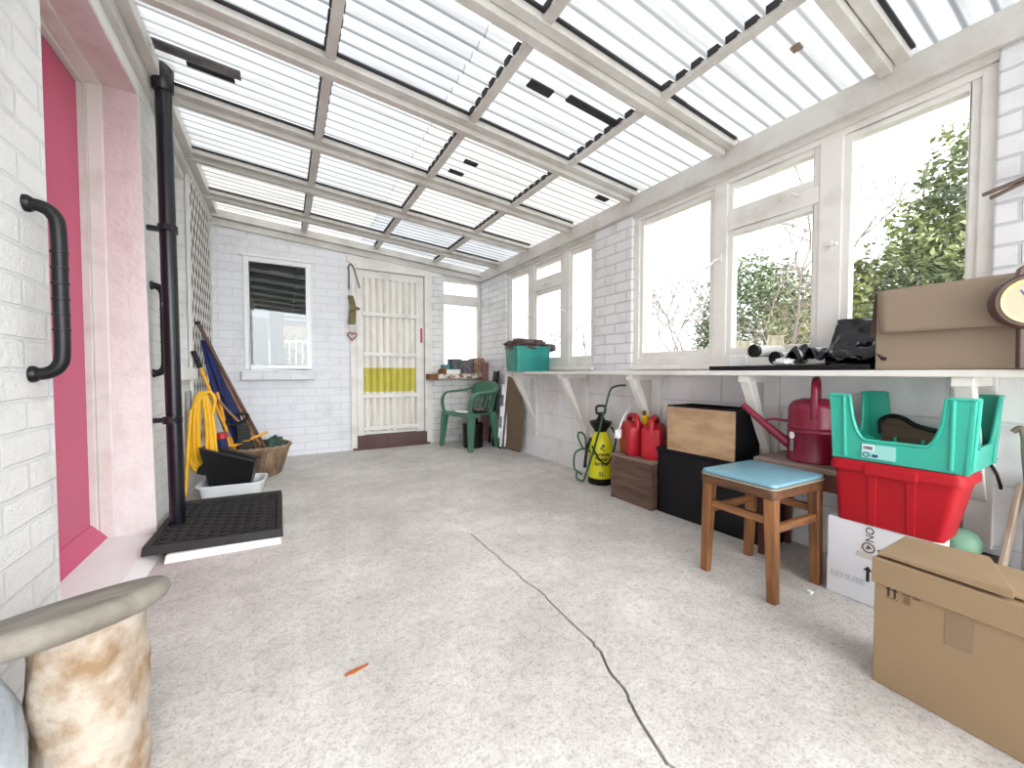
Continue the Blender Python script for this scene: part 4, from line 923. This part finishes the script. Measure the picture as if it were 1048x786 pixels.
b = B(); b.tube([(-.0005, .040+.017*math.cos(a), .213+.017*math.sin(a)) for a in [2*PI*k/20 for k in range(20)]], .0022, 6, True); b.f([b.v((-.0012, .048, .205)), b.v((-.0012, .03, .212)), b.v((-.0012, .042, .225))]); b.build('round_mark', M['brownink'], t)
b = B(); b.f([b.v((-.001, .018, .213)), b.v((-.001, .0, .222)), b.v((-.001, -.018, .212)), b.v((-.001, .002, .202))]); b.build('diamond_mark', M['brownink'], t)
b = B(); b.prism([(p[0]-.025+.06, p[1]+.182) for p in rrect(.042, .011, .01)], -.002, .0005, Matrix(((0, 0, -1, 0), (1, 0, 0, 0), (0, 1, 0, 0), (0, 0, 0, 1)))); o = b.build('hand_hole', M['tube'], t)
t = thing('red_crate', 'red plastic storage box under the teal stacking bin', 'storage box', (1.905, .497, .297), 0)
b = B(); rr_stack(b, [(.084, .140, .02, 0, 0, .014), (.094, .164, .025, .19, 0, 0), (.094, .164, .025, .192, 0, 0), (.107, .176, .03, .195, 0, 0), (.107, .176, .03, .215, 0, 0), (.10, .168, .026, .232, 0, 0), (.09, .158, .024, .228, 0, 0), (.076, .126, .018, .008, 0, .012)]); b.build('crate_body', M['red'], t, smooth=35)
for y in (-.05, .05):
    b = B(); b.hexa([(-.087, y-.012, .0), (-.07, y-.012, .0), (-.07, y+.012, .0), (-.087, y+.012, .0)], [(-.099, y-.014, .195), (-.085, y-.014, .195), (-.085, y+.014, .195), (-.099, y+.014, .195)]); b.build('rib', M['red'], t, .004)
b = B(); b.box((-.113, -.07, .185), (-.10, .07, .222)); b.build('rim_grip', M['red'], t, .006)
t = thing('stacking_bin', 'turquoise open sided stacking bin on top of the red box', 'storage bin', (1.985, .492, .530), 0)
def wallstrip(b, ax, sgn):
    # side wall with a U cut-out; local u along the side
    L = .183 if ax == 'y' else .183
    hs = []; n = 60
    for i in range(n+1):
        u = -1+2*i/n; s_ = abs(u)*L; cut = L-.062
        if s_ > cut: h = .235
        elif s_ > cut-.045: k = (s_-(cut-.045))/.045; h = .075+.16*(1-math.sqrt(max(0, 1-k*k)))
        else: h = .075
        hs.append((u*L, h))
    for (u0, h0), (u1, h1) in zip(hs, hs[1:]):
        def P_(u, h, o_):
            fl_ = .012*h/.235; d_ = .178-.008+fl_+o_; uu = u*(.95+.05*h/.235)
            return (sgn*d_, uu, h) if ax == 'y' else (uu, sgn*d_, h)
        b.hexa([P_(u0, 0, 0), P_(u1, 0, 0), P_(u1, 0, -.006), P_(u0, 0, -.006)], [P_(u0, h0, 0), P_(u1, h1, 0), P_(u1, h1, -.006), P_(u0, h0, -.006)])
b = B()
for ax in ('x', 'y'):
    for sg in (1, -1): wallstrip(b, ax, sg)
b.box((-.17, -.17, 0), (.17, .17, .008)); b.build('bin_body', M['teal'], t)
b = B()
for ax in ('x', 'y'):
    for sg in (1, -1):
        pts = []
        for i in range(61):
            u = -1+2*i/60; L = .183; s_ = abs(u)*L; cut = L-.062
            h = .235 if s_ > cut else (.075+.16*(1-math.sqrt(max(0, 1-((s_-(cut-.045))/.045)**2))) if s_ > cut-.045 else .075)
            d_ = .170+.012*h/.235; uu = u*L*(.95+.05*h/.235); pts.append((sg*d_, uu, h) if ax == 'y' else (uu, sg*d_, h))
        b.tube(pts, .0055, 6)
b.build('bin_rim', M['teal'], t, smooth=60)
b = B()
for sx in (1, -1):
    for sy in (1, -1):
        for q in ([(sx*.172, sy*.135, .01), (sx*.183, sy*.138, .232)], [(sx*.135, sy*.172, .01), (sx*.138, sy*.183, .232)]):
            b = B(); b.tube(q, .007, 8); b.build('corner_rib', M['teal'], t, smooth=50)
for k in (-.08, 0, .08):
    b = B(); b.box((.13, k-.004, .008), (.172, k+.004, .06)); b.build('inner_rib', M['teal'], t)
    b = B(); b.box((k-.004, .13, .008), (k+.004, .172, .06)); b.build('inner_rib', M['teal'], t)
b = B(); b.box((-.1775, -.005, .012), (-.1715, .085, .062)); lb = b.build('label_sticker', mat('pale_label', S(150, 214, 206), .4), t)
b = B(); b.box((-.1785, .05, .038), (-.1765, .083, .060)); b.build('barcode_label', M['paper'], lb)
b = B()
for k in range(9): b.box((-.1795, .054+k*.003, .043), (-.1784, .0555+k*.003, .055))
b.build('barcode', M['ink'], lb)
b = B(); b.tube([(-.1785, .072+.009*math.cos(a), .024+.007*math.sin(a)) for a in [2*PI*k/20 for k in range(20)]], .0015, 6, True); b.box((-.1785, .040, .018), (-.1765, .056, .027)); b.build('label_mark', mat('navy_ink', S(24, 60, 110), .5), lb)
# brown panel with dark curled rim in the bin
t = thing('carved_chair_back', 'brown wooden panel with dark curved rim inside the turquoise bin', 'panel', (2.115, .485, .50), 0, rot=(0, math.radians(8), 0))
pr = [(-.13, 0), (.13, 0), (.13, .13), (.115, .165), (.07, .16), (.03, .135), (-.04, .12), (-.09, .125), (-.13, .11)]
b = B(); b.prism([(p[0], max(p[1], .042)) for p in pr], -.008, .008, Matrix(((0, 0, 1, 0), (1, 0, 0, 0), (0, 1, 0, 0), (0, 0, 0, 1)))); b.build('panel_board', wood('dull_brown_wood', S(96, 72, 54), S(68, 48, 36), 1), t)
b = B(); b.tube(bez([(0, .13, .10), (0, .135, .15), (0, .105, .172), (0, .07, .165), (0, .03, .14), (0, -.04, .124), (0, -.09, .13), (0, -.13, .115)], 6), .011, 8); b.build('carved_rim', M['blackplastic'], t, smooth=60)

# ------------------------------------------------------------------ big cardboard box in front
t = thing('cardboard_box', 'large brown cardboard box on the floor at right front', 'box', (1.39, .41, 0), -4.5)
b = B(); b.box((.004, -.62, 0), (.20, 0, .30)); b.build('carton_body', M['card'], t, .003)
b = B(); b.hexa([(-.006, -.63, .278), (.002, -.63, .278), (.002, .004, .278), (-.006, .004, .278)], [(-.003, -.63, .345), (.005, -.63, .345), (.005, .004, .345), (-.003, .004, .345)]); b.build('lid_band', M['card'], t, .002)
b = B()
def lidf(u, v):
    x = .0+.205*u; y = .003-.633*v; z = .343+.008*math.sin(PI*u)*(1-.5*v)+.008*noise.noise(Vector((x*9, y*5, 1)))
    return (x, y, z)
b.grid(lidf, 10, 14); b.build('lid_flap', M['card'], t, smooth=60, solid=-.004)
b = B(); b.hexa([(.02, -.635, .350), (.19, -.635, .345), (.19, .0, .345), (.02, .0, .350)], [(.02, -.635, .356), (.19, -.635, .372), (.18, -.02, .362), (.02, .0, .354)]); b.build('top_fold', M['card'], t, .003)
b = B(); b.hexa([(.0, -.24, .352), (.19, -.16, .360), (.185, .0, .358), (.012, .0, .350)], [(.004, -.24, .371), (.19, -.16, .375), (.18, .0, .370), (.016, .0, .356)]); b.build('upper_flap', M['card'], t, .002)
b = B(); b.hexa([(.0, .0005, .285), (.2, .0005, .285), (.2, .004, .285), (0, .004, .285)], [(0, .0005, .344), (.2, .0005, .350), (.2, .004, .350), (0, .004, .344)]); b.build('end_flap', M['card'], t, .002)
b = B(); b.box((.0025, -.183, .190), (.0045, -.137, .285)); b.build('tape_strip', M['tape'], t)
b = B(); up_arrow(b, -.030, .250, .276, .6, .003); up_arrow(b, -.043, .250, .276, .6, .003); b.f([b.v((.003, -.024, .248)), b.v((.003, -.049, .248)), b.v((.003, -.049, .2465)), b.v((.003, -.024, .2465))]); b.build('arrow_mark', M['ink'], t)
b = B()
for k in range(4): b.box((.002, -.073, .247+k*.007), (.0035, -.060+.004*math.sin(k*3), .250+k*.007))
b.box((.002, -.092, .268), (.0035, -.078, .273)); b.build('print_mark', M['brownink'], t)

# ------------------------------------------------------------------ bits in right corner under shelf
t = thing('black_sack', 'black plastic sack on the floor behind the cardboard box', 'sack', (2.03, .20, .005))
b = B(); b.blob((0, 0, .095), (.13, .12, .095), .4, 2.5, 30, 16, seed=21); b.build('sack_body', M['bag'], t, smooth=60)
t = thing('mint_plunger', 'pale mint green round dome on stick behind cardboard box', 'plunger', (2.06, .372, .252), 0, rot=Vector((-.85, -.30, .50)).to_track_quat('Z', 'Y').to_euler())
b = B(); b.lathe([(0, .016), (.02, .015), (.04, .008), (.050, -.006), (.048, -.012), (0, -.01)], 30); b.build('dome', M['mint'], t, smooth=50)
b = B(); b.tube([(0, 0, -.01), (.0, -.005, -.02), (0, -.02, -.04)], .010, 8); b.build('stick', M['batten'], t, smooth=50)
b = B(); b.box((-.07, -.08, 0), (.06, .08, .20)); tag(at(b.build('dark_brown_box', mat('dark_brown_board', S(70, 52, 46), .7, var=.2), bevel=.003), (2.12, .375, 0)), 'dark brown box on the floor under the mint dome', 'box')
t = thing('paper_roll', 'white roll standing upright at the far right under shelf', 'roll', (2.09, .20, .005), 0, rot=(0, math.radians(4), 0))
b = B(); b.lathe([(0, 0), (.05, 0), (.05, .50), (.02, .50), (.018, .42), (0, .42)], 26); b.build('roll_body', M['roll'], t, smooth=40)
leanboard('timber_batten', 'pale timber batten leaning beside the white roll', 'batten', [(0, 0), (.03, 0), (.03, .50), (0, .50)], (1.99, .31, .0), (.22, -.09, 1), (1, -.2, 0), .014, M['batten'])
t = thing('walking_stick', 'grey brown stick with crook leaning at the far right wall', 'stick', (2.13, .20, 0), 0)
b = B(); b.tube(bez([(0, 0, 0), (.0, .03, .3), (.02, .055, .55), (.025, .06, .63), (.03, .07, .66), (.03, .085, .645)], 6), .009, 8); b.build('stick', wood('grey_brown_stick', S(150, 134, 120), S(120, 104, 92)), t, smooth=60)
t = thing('black_cable', 'black cable end hanging from wall right of turquoise bin', 'cable', (2.185, .33, .54))
b = B(); b.tube(bez([(-.01, .05, .0), (-.015, .02, .0), (-.02, -.005, -.03), (-.02, -.02, -.08), (-.015, -.022, -.10)], 6), .005, 8); b.tube([(-.01, .05, .004), (-.02, -.01, .004)], [.011, .008], 8); b.build('cable_end', M['blackplastic'], t, smooth=60)

# ------------------------------------------------------------------ on the shelf
SZ = .859
b = B(); b.box((1.915, .60, SZ), (2.16, 1.235, SZ+.006)); b.box((1.912, .595, SZ+.004), (2.165, 1.24, SZ+.022)); tag(b.build('black_tray', M['blackplastic'], bevel=.004), 'flat black board lying along the shelf', 'board')
def crumple(name, m, parent, fn, nu, nv, solid=.003): 
    b = B(); b.grid(fn, nu, nv); return b.build(name, m, parent, smooth=50, solid=solid)
t = thing('bin_bag', 'black plastic sheet propped upright left of the shelf cardboard box', 'plastic bag', (2.03, .68, SZ+.022))
def upf(u, v):
    y = .085-.20*u+.006*math.sin(v*5); z = .195*v*(1-.04*u); k = noise.noise(Vector((u*4, v*3, 2)))*.02+noise.noise(Vector((u*9, v*8, 5)))*.006
    return (-.03+.09*v+k, y, z+.004*math.sin(u*7))
crumple('upright_fold', M['bag'], t, upf, 26, 20)
def lowf(u, v):
    y = .22-.35*u; x = -.11+.16*v; k = noise.noise(Vector((u*5, v*4, 9)))*.060+noise.noise(Vector((u*13, v*9, 3)))*.022
    return (x+.01*math.sin(u*9), y, .012+abs(k)*1.3+.05*max(0, u-.25)*math.sin(PI*v)+.03*v)
crumple('crumpled_fold', M['bag'], t, lowf, 44, 20)
def rimf(u, v):
    y = .10-.22*u; x = -.10+.035*v; z = .028+.022*math.sin(PI*v)+.012*noise.noise(Vector((u*7, v*2, 4)))+.03*u*v
    return (x, y, z)
crumple('front_fold', M['bag'], t, rimf, 24, 10)
for i, (y, z, rz) in enumerate(((1.035, SZ+.098, 0), (.945, SZ+.062, 0))):
    t = thing('binocular_tube', ['grey cardboard tube with black end, left of the pair', 'grey cardboard tube with black end, right of the pair'][i], 'tube', (1.945+.012*i, y, z-.005), 0, 'grey tubes on the shelf', rot=(0, math.radians(90), math.radians(-14)))
    b = B(); b.lathe([(0, .014), (.028, .014), (.028, .17), (0, .17)], 24); b.build('tube_body', M['tube'], t, smooth=40)
    b = B(); b.lathe([(0, .006), (.024, .004), (.026, -.002), (.031, -.002), (.031, .016), (0, .016)], 24); b.build('end_cap', M['blackplastic'], t, smooth=40)
b = B(); b.box((-.035, -.035, 0), (.035, .035, .055)); tag(at(b.build('white_carton_small', M['paper'], bevel=.004), (2.06, 1.17, SZ+.022), 20), 'small white box at the left end of the black board', 'box')
b = B(); b.blob((0, 0, .016), (.03, .04, .018), .5, 3, 20, 10, seed=31); tag(at(b.build('tissue', M['paper'], smooth=60), (1.945, .90, SZ+.022)), 'crumpled white tissue in front of the tubes', 'tissue')
def pf(u, v): return (-.06+.12*u, -.09+.18*v, .02+.02*math.sin(u*3)+.05*u)
b = B(); b.grid(pf, 8, 8); tag(at(b.build('paper_sheets', M['paper'], smooth=60, solid=.002), (2.10, .86, SZ+.03)), 'white papers lying behind the crumpled black plastic', 'paper')
# cardboard box on shelf
t = thing('shelf_cardboard_box', 'dull brown cardboard box with folded flap on the shelf', 'box', (1.928, .415, SZ), 0)
b = B(); b.box((0, -.17, 0), (.24, .168, .285)); b.build('carton_body', M['card2'], t, .003)
def ff(u, v):
    # front flap folded over the top, bottom corners rounded off and tapering
    z = .292-.158*v; ya = .165-.018*v; yb = -.168+.035*v
    return (-.006-.018*math.sin(v*PI*.5), ya+(yb-ya)*u, z)
b = B(); b.grid(ff, 12, 10); b.build('front_flap', M['card2'], t, smooth=60, solid=.004)
b = B(); b.box((-.008, -.17, .285), (.24, .168, .291)); b.build('top_flap', M['card2'], t, .002)
b = B(); b.hexa([(.0, .168, .12), (.2, .168, .12), (.2, .19, .13), (0, .185, .13)], [(0, .168, .285), (.2, .168, .285), (.2, .172, .29), (0, .172, .29)]); o = b.build('side_flap', mat('dark_card_inside', S(70, 56, 48), .8), t)
# barometer
t = thing('barometer', 'round wooden barometer with cream dial in front of shelf box', 'barometer', (1.885, .232, SZ), 0)
fx = math.degrees(math.atan2(-.232, -1.885))
Xb = Tm(0, 0, .198) @ RZ(fx+90+26) @ RX(90)
b = B(); b.lathe([(0, -.012), (.072, -.012), (.08, -.004), (.08, .012), (.074, .02), (.062, .022), (.058, .016), (0, .016)], 40, Xb); b.build('case', M['clockwood'], t, smooth=40)
b = B(); b.lathe([(0, .016), (.058, .016), (.058, .0185), (0, .0185)], 40, Xb); dl = b.build('dial', M['cream'], t, smooth=40)
b = B(); b.lathe([(.058, .017), (.058, .023), (.065, .024), (.066, .018)], 40, Xb); b.build('bezel', M['brass'], t, smooth=40)
b = B(); b.prism([(-.006, -.01), (.006, -.01), (.001, .04), (-.001, .04)], .019, .0205, Xb @ RZ(35)); b.build('pointer', mat('blue_ink', S(70, 90, 150), .5), t)
b = B(); b.prism([(.012*math.cos(a), .012*math.sin(a)) for a in [2*PI*k/16 for k in range(16)]], .0186, .0192, Xb); b.build('dial_mark', mat('blue_print', S(90, 110, 160), .5), dl)
b = B(); b.prism([(-.016, -.198), (.016, -.198), (.018, -.07), (-.018, -.07)], -.010, .008, Xb); b.build('lower_stem', M['clockwood'], t, .004)
b = B(); b.prism([(-.028, .07), (.028, .07), (.02, .10), (0, .112), (-.02, .10)], -.010, .008, Xb); b.build('upper_stem', M['clockwood'], t, .004)
# airer arms
t = thing('wall_airer', 'two dark wooden arms sticking out from the near brick pier', 'airer', (2.165, .19, 1.515))
b = B(); b.box((-.01, -.03, -.04), (.034, .03, .04)); b.build('mount', M['clockwood'], t, .004)
for i, (dx, dy, dz) in enumerate(((-.10, .165, -.062), (-.085, .150, -.075))):
    b = B(); b.tube([(-.005, -.02+.01*i, -.005*i), (dx*.5, dy*.5, dz*.42), (dx, dy, dz)], .0065, 8); b.build('arm', M['clockwood'], t, smooth=60)

# ------------------------------------------------------------------ pedestal and stone at left front
t = thing('stone_pedestal', 'tan stone pedestal with round weathered top at left front', 'pedestal', (-.343, 1.09, 0))
DR = Matrix.Rotation(math.radians(-9), 4, Vector((.863, -.505, 0))) @ Matrix.Rotation(math.radians(-13), 4, Vector((.505, .863, 0))); DN = DR @ Vector((0, 0, 1)); DX, DZ = -.030, .342
b = B()
def colf(u, v):
    a = 2*PI*u; r_ = .077+.012*(1-v)+.006*v**3
    d = Vector((math.cos(a), math.sin(a), v*2.2)); r_ *= 1+.13*noise.noise(d*1.6)+.05*noise.noise(d*4)
    x_, y_ = r_*math.cos(a), r_*math.sin(a); zt = DZ+.006-(DN.x*(x_-DX)+DN.y*y_)/DN.z; return (x_, y_, zt*v)
b.grid(colf, 40, 24, I4, True); b.build('column', M['stone'], t, smooth=60)
b = B(); b.lathe([(0, 0), (.130, 0), (.148, .010), (.156, .025), (.153, .040), (.144, .047), (0, .050)], 48, Tm(DX, .0, DZ) @ DR); b.build('disc_top', M['disc'], t, smooth=45)
b = B(); b.blob((0, 0, .19), (.10, .10, .20), .10, 1.6, 30, 18, seed=41)
tag(at(b.build('grey_stone', M['greystone'], smooth=60), (-.488, .965, 0)), 'pale grey rounded stone at bottom left beside the pedestal', 'stone')

# ------------------------------------------------------------------ litter
b = B(); b.prism([(-.035, -.004), (-.01, -.009), (.03, -.004), (.035, .002), (.0, .006), (-.03, .004)], .001, .004, RZ(10)); tag(at(b.build('dry_leaf', mat('orange_brown_leaf', S(168, 92, 50), .8)), (.168, 1.165, 0)), 'small orange brown leaf on the concrete floor', 'leaf')
b = B(); b.prism([(-.012, -.008), (.01, -.01), (.014, .006), (-.004, .012)], .001, .006); tag(at(b.build('paper_scrap', M['paper']), (1.74, .70, 0)), 'tiny white paper scrap on floor beneath the stool', 'scrap')

# ------------------------------------------------------------------ outside
b = B(); b.box((-3, -9, -.12), (4, -1.55, -.07)); struct(b.build('bounce_ground', M['render']), 'unseen pale ground added to bounce light into the lean-to')  # out of view, added as a pale reflector below the open front
b = B(); b.box((-30, -30, -.30), (40, 40, -.10)); struct(b.build('ground', M['ground']), 'garden ground outside')
def foliage(b, c, r, n, size, seed, hollow=.55, amp=.25):
    rnd = random.Random(seed)
    for _ in range(n):
        d = Vector((rnd.gauss(0, 1), rnd.gauss(0, 1), rnd.gauss(0, 1))).normalized()
        k = (hollow+(1-hollow)*rnd.random()**.6)*(1+amp*noise.noise(d*2.2+Vector((seed, 0, 0)))+amp*.6*noise.noise(d*5+Vector((0, seed, 0))))
        p = Vector(c)+Vector((d.x*r[0], d.y*r[1], d.z*r[2]))*k
        if p.z < -.05: continue
        ax = Vector((rnd.gauss(0, 1), rnd.gauss(0, 1), rnd.gauss(0, .6)+.3)).normalized(); sd = ax.cross(Vector((rnd.gauss(0, 1), rnd.gauss(0, 1), rnd.gauss(0, 1)))).normalized(); nn = ax.cross(sd)
        s_ = size*(.6+.8*rnd.random())
        a0, a1, m0, m1 = p, p+ax*s_, p+ax*s_*.5+sd*s_*.26+nn*s_*.08, p+ax*s_*.5-sd*s_*.26+nn*s_*.08
        V = [b.bm.verts.new(q) for q in (a0, m0, a1, m1)]; b.bm.faces.new(V)
def leafobj(b, name, m, parent):
    me = bpy.data.meshes.new(name); b.bm.to_mesh(me); b.bm.free(); me.materials.append(m)
    o = bpy.data.objects.new(name, me); COL.objects.link(o); o.parent = parent; return o
def branchy(b, p, d, L, r, depth, rnd, spread=.55):
    pts = [p]; q = p.copy(); dd = d.copy()
    for k in range(4):
        dd = (dd+Vector((rnd.gauss(0, .12), rnd.gauss(0, .12), rnd.gauss(.02, .08)))).normalized(); q = q+dd*L/4; pts.append(q.copy())
    b.tube(pts, [r*(1-.12*k) for k in range(5)], 5 if depth > 1 else 4)
    if depth <= 0: return
    for k in range(3 if depth > 1 else 4):
        i = 2+rnd.randrange(3) if k else 4
        nd_ = (dd+Vector((rnd.gauss(0, spread), rnd.gauss(0, spread), rnd.gauss(.1, spread*.7)))).normalized()
        branchy(b, pts[min(i, 4)], nd_, L*(.62+.2*rnd.random()), r*.68, depth-1, rnd, spread)
def bare_tree(label, loc, H, seed, r=.03, depth=5):
    t = thing('bare_tree', label, 'tree', loc); rnd = random.Random(seed); b = B()
    branchy(b, Vector((0, 0, 0)), Vector((0, 0, 1)), H*.42, r, depth, rnd); b.build('branches', M['bark'], t); return t
GZ = -.1
# holly close by, seen through the nearest pane
t = thing('holly_bush', 'tall yellow green holly bush outside the nearest pane', 'bush', (4.55, 1.05, GZ))
b = B(); foliage(b, (0, -.08, 1.05), (.85, .72, 1.25), 15000, .058, 3); foliage(b, (.05, -.22, 2.0), (.42, .36, .85), 5200, .055, 5); foliage(b, (-.1, .50, 1.25), (.35, .38, .75), 1800, .05, 6, .2); leafobj(b, 'foliage', M['leafA'], t)
b = B(); branchy(b, Vector((0, 0, 0)), Vector((0, 0, 1)), .75, .035, 3, random.Random(4), .4); b.build('trunk', M['bark'], t)
t = thing('ivy_bush', 'rounded grey green evergreen outside the middle pane', 'bush', (8.1, 4.3, GZ))
b = B(); foliage(b, (0, 0, 1.5), (1.15, 1.15, 1.75), 14000, .085, 13); foliage(b, (.35, .3, .7), (1.6, 1.7, .9), 3500, .10, 14); leafobj(b, 'foliage', M['leafB'], t)
b = B(); branchy(b, Vector((0, 0, 0)), Vector((0, 0, 1)), 1.2, .06, 3, random.Random(14), .4); b.build('trunk', M['bark'], t)
t = thing('scrub_bush', 'straw coloured scrub right of the rounded evergreen outside', 'bush', (7.4, 3.1, GZ))
b = B(); foliage(b, (0, 0, .75), (.9, 1.0, 1.0), 2200, .09, 23, .1); leafobj(b, 'foliage', M['leafC'], t)
b = B(); [branchy(b, Vector((.3*math.cos(k), .3*math.sin(k), 0)), Vector((.3*math.cos(k*2), .3*math.sin(k*2), 1)), 1.0, .012, 3, random.Random(30+k), .5) for k in range(5)]; b.build('twigs', M['bark'], t)
bare_tree('bare branching tree right of the rounded evergreen outside', (6.6, 2.95, GZ), 3.7, 51, .028, 5)
bare_tree('bare sapling beyond the left pane of the near window', (5.6, 3.95, GZ), 2.6, 52, .026, 5)
bare_tree('bare sapling left of the other behind the left pane', (5.3, 4.2, GZ), 2.3, 57, .022, 5)
bare_tree('bare twiggy tree outside the right pane of far window', (5.2, 6.15, GZ), 2.7, 54, .024, 5)
bare_tree('bare twiggy tree outside the middle pane of far window', (5.4, 7.7, GZ), 3.0, 55, .026, 5)
bare_tree('bare thin tree left of the holly outside', (5.6, 2.05, GZ), 2.6, 56, .007, 5)
t = thing('neighbour_house', 'house with pale tiled roof left of the holly outside', 'house', (15.5, 5.3, GZ))
b = B(); b.box((-2, -3.4, 0), (3, 1.6, 3.1)); b.build('house_wall', M['housebrick'], t)
b = B(); b.hexa([(-2.3, -3.6, 3.05), (.5, -3.6, 4.6), (3.3, -3.6, 3.05)], [(-2.3, 1.8, 3.05), (.5, 1.8, 4.6), (3.3, 1.8, 3.05)]); b.build('house_roof', M['rooftile'], t)
for k in range(7):
    b = B(); b.box((-.012, -.10, 0), (.012, .075, 1.42+.1*math.sin(k*2.3))); o = b.build('fence_board', M['fence']); at(o, (6.0+.05*k, 3.35-.19*k, GZ), 10, rot=(math.radians(8*math.sin(k*1.7)), 0, .2)); tag(o, 'pale weathered fence board outside below the middle pane', 'board', 'pale fence boards in the garden')
# seen through the back window with the blind
t = thing('garden_railing', 'white railing seen through the plastic back window', 'railing', (.1, 7.1, GZ))
b = B(); b.box((-1.2, .1, 0), (1.6, .2, 1.08)); b.build('low_wall', M['render'], t)
b = B(); b.box((-1.2, -.02, 1.42), (1.6, .02, 1.45)); b.build('rail', M['housewhite'], t)
for k in range(24):
    b = B(); b.tube([(-1.0+k*.09, 0, 0), (-1.0+k*.09, 0, 1.42)], .009, 6); b.build('baluster', M['housewhite'], t)
t = thing('back_hedge', 'green hedge beyond the railing through the back window', 'hedge', (.5, 7.9, GZ)); b = B(); foliage(b, (0, 0, .8), (1.0, .35, .95), 2600, .09, 61); leafobj(b, 'foliage', M['leafB'], t)
t = thing('back_house', 'pale grey house beyond the hedge through the back window', 'house', (.2, 10.2, GZ))
b = B(); b.box((-2.5, 0, 0), (3.0, 3, 2.1)); b.build('house_wall', M['brick3'], t)
b = B(); b.hexa([(-2.7, -.2, 2.1), (3.2, -.2, 2.1), (3.2, 3.2, 2.1), (-2.7, 3.2, 2.1)], [(-2.7, 1.4, 3.0), (3.2, 1.4, 3.0), (3.2, 1.6, 3.0), (-2.7, 1.6, 3.0)]); b.build('house_roof', M['brick1'], t)
b = B(); b.box((-.42, 6.5, GZ), (-.18, 6.8, 1.62)); tag(b.build('stone_gatepost', M['brick2'], bevel=.01), 'grey stone gatepost seen through the plastic back window', 'post')

# ------------------------------------------------------------------ world, camera, view
wd = bpy.data.worlds.new('World'); SC.world = wd; wd.use_nodes = True; nt = wd.node_tree; nt.nodes.clear()
o_ = nd(nt, 'ShaderNodeOutputWorld'); bg = nd(nt, 'ShaderNodeBackground'); lk(nt, bg, 0, o_, 0)
tc = nd(nt, 'ShaderNodeTexCoord'); sx = nd(nt, 'ShaderNodeSeparateXYZ'); lk(nt, tc, 'Generated', sx, 0)
rp = nd(nt, 'ShaderNodeValToRGB'); rp.color_ramp.elements[0].position = 0; rp.color_ramp.elements[0].color = (.93, .97, 1.0, 1); rp.color_ramp.elements[1].position = 1; rp.color_ramp.elements[1].color = (1, 1, 1, 1)
lk(nt, sx, 'Z', rp, 0); lk(nt, rp, 0, bg, 0)
# overcast sky plus an added bright lobe filling the interior through the open front
dt = nd(nt, 'ShaderNodeVectorMath', operation='DOT_PRODUCT'); dt.inputs[1].default_value = Vector((.45, -1, .5)).normalized(); lk(nt, tc, 'Generated', dt, 0)
mxx = nd(nt, 'ShaderNodeMath', operation='MAXIMUM'); lk(nt, dt, 'Value', mxx, 0); mxx.inputs[1].default_value = 0
pw = nd(nt, 'ShaderNodeMath', operation='POWER'); lk(nt, mxx, 0, pw, 0); pw.inputs[1].default_value = 2.5
st = nd(nt, 'ShaderNodeMath', operation='MULTIPLY_ADD'); lk(nt, pw, 0, st, 0); st.inputs[1].default_value = 2.6; st.inputs[2].default_value = 1.0; lk(nt, st, 0, bg, 'Strength')

cam = bpy.data.cameras.new('camera'); co = bpy.data.objects.new('camera', cam); COL.objects.link(co)
cam.sensor_fit = 'HORIZONTAL'; cam.sensor_width = 36; cam.lens = 400/1048*36; cam.clip_start = .02; cam.clip_end = 200
co.location = (0, 0, .85); co.rotation_euler = (PI/2-math.atan(12/400), 0, -math.atan(234/400))
SC.camera = co
SC.view_settings.view_transform = 'Standard'; SC.view_settings.look = 'None'; SC.view_settings.exposure = 1.75; SC.view_settings.gamma = 1; SC.view_settings.use_curve_mapping = False
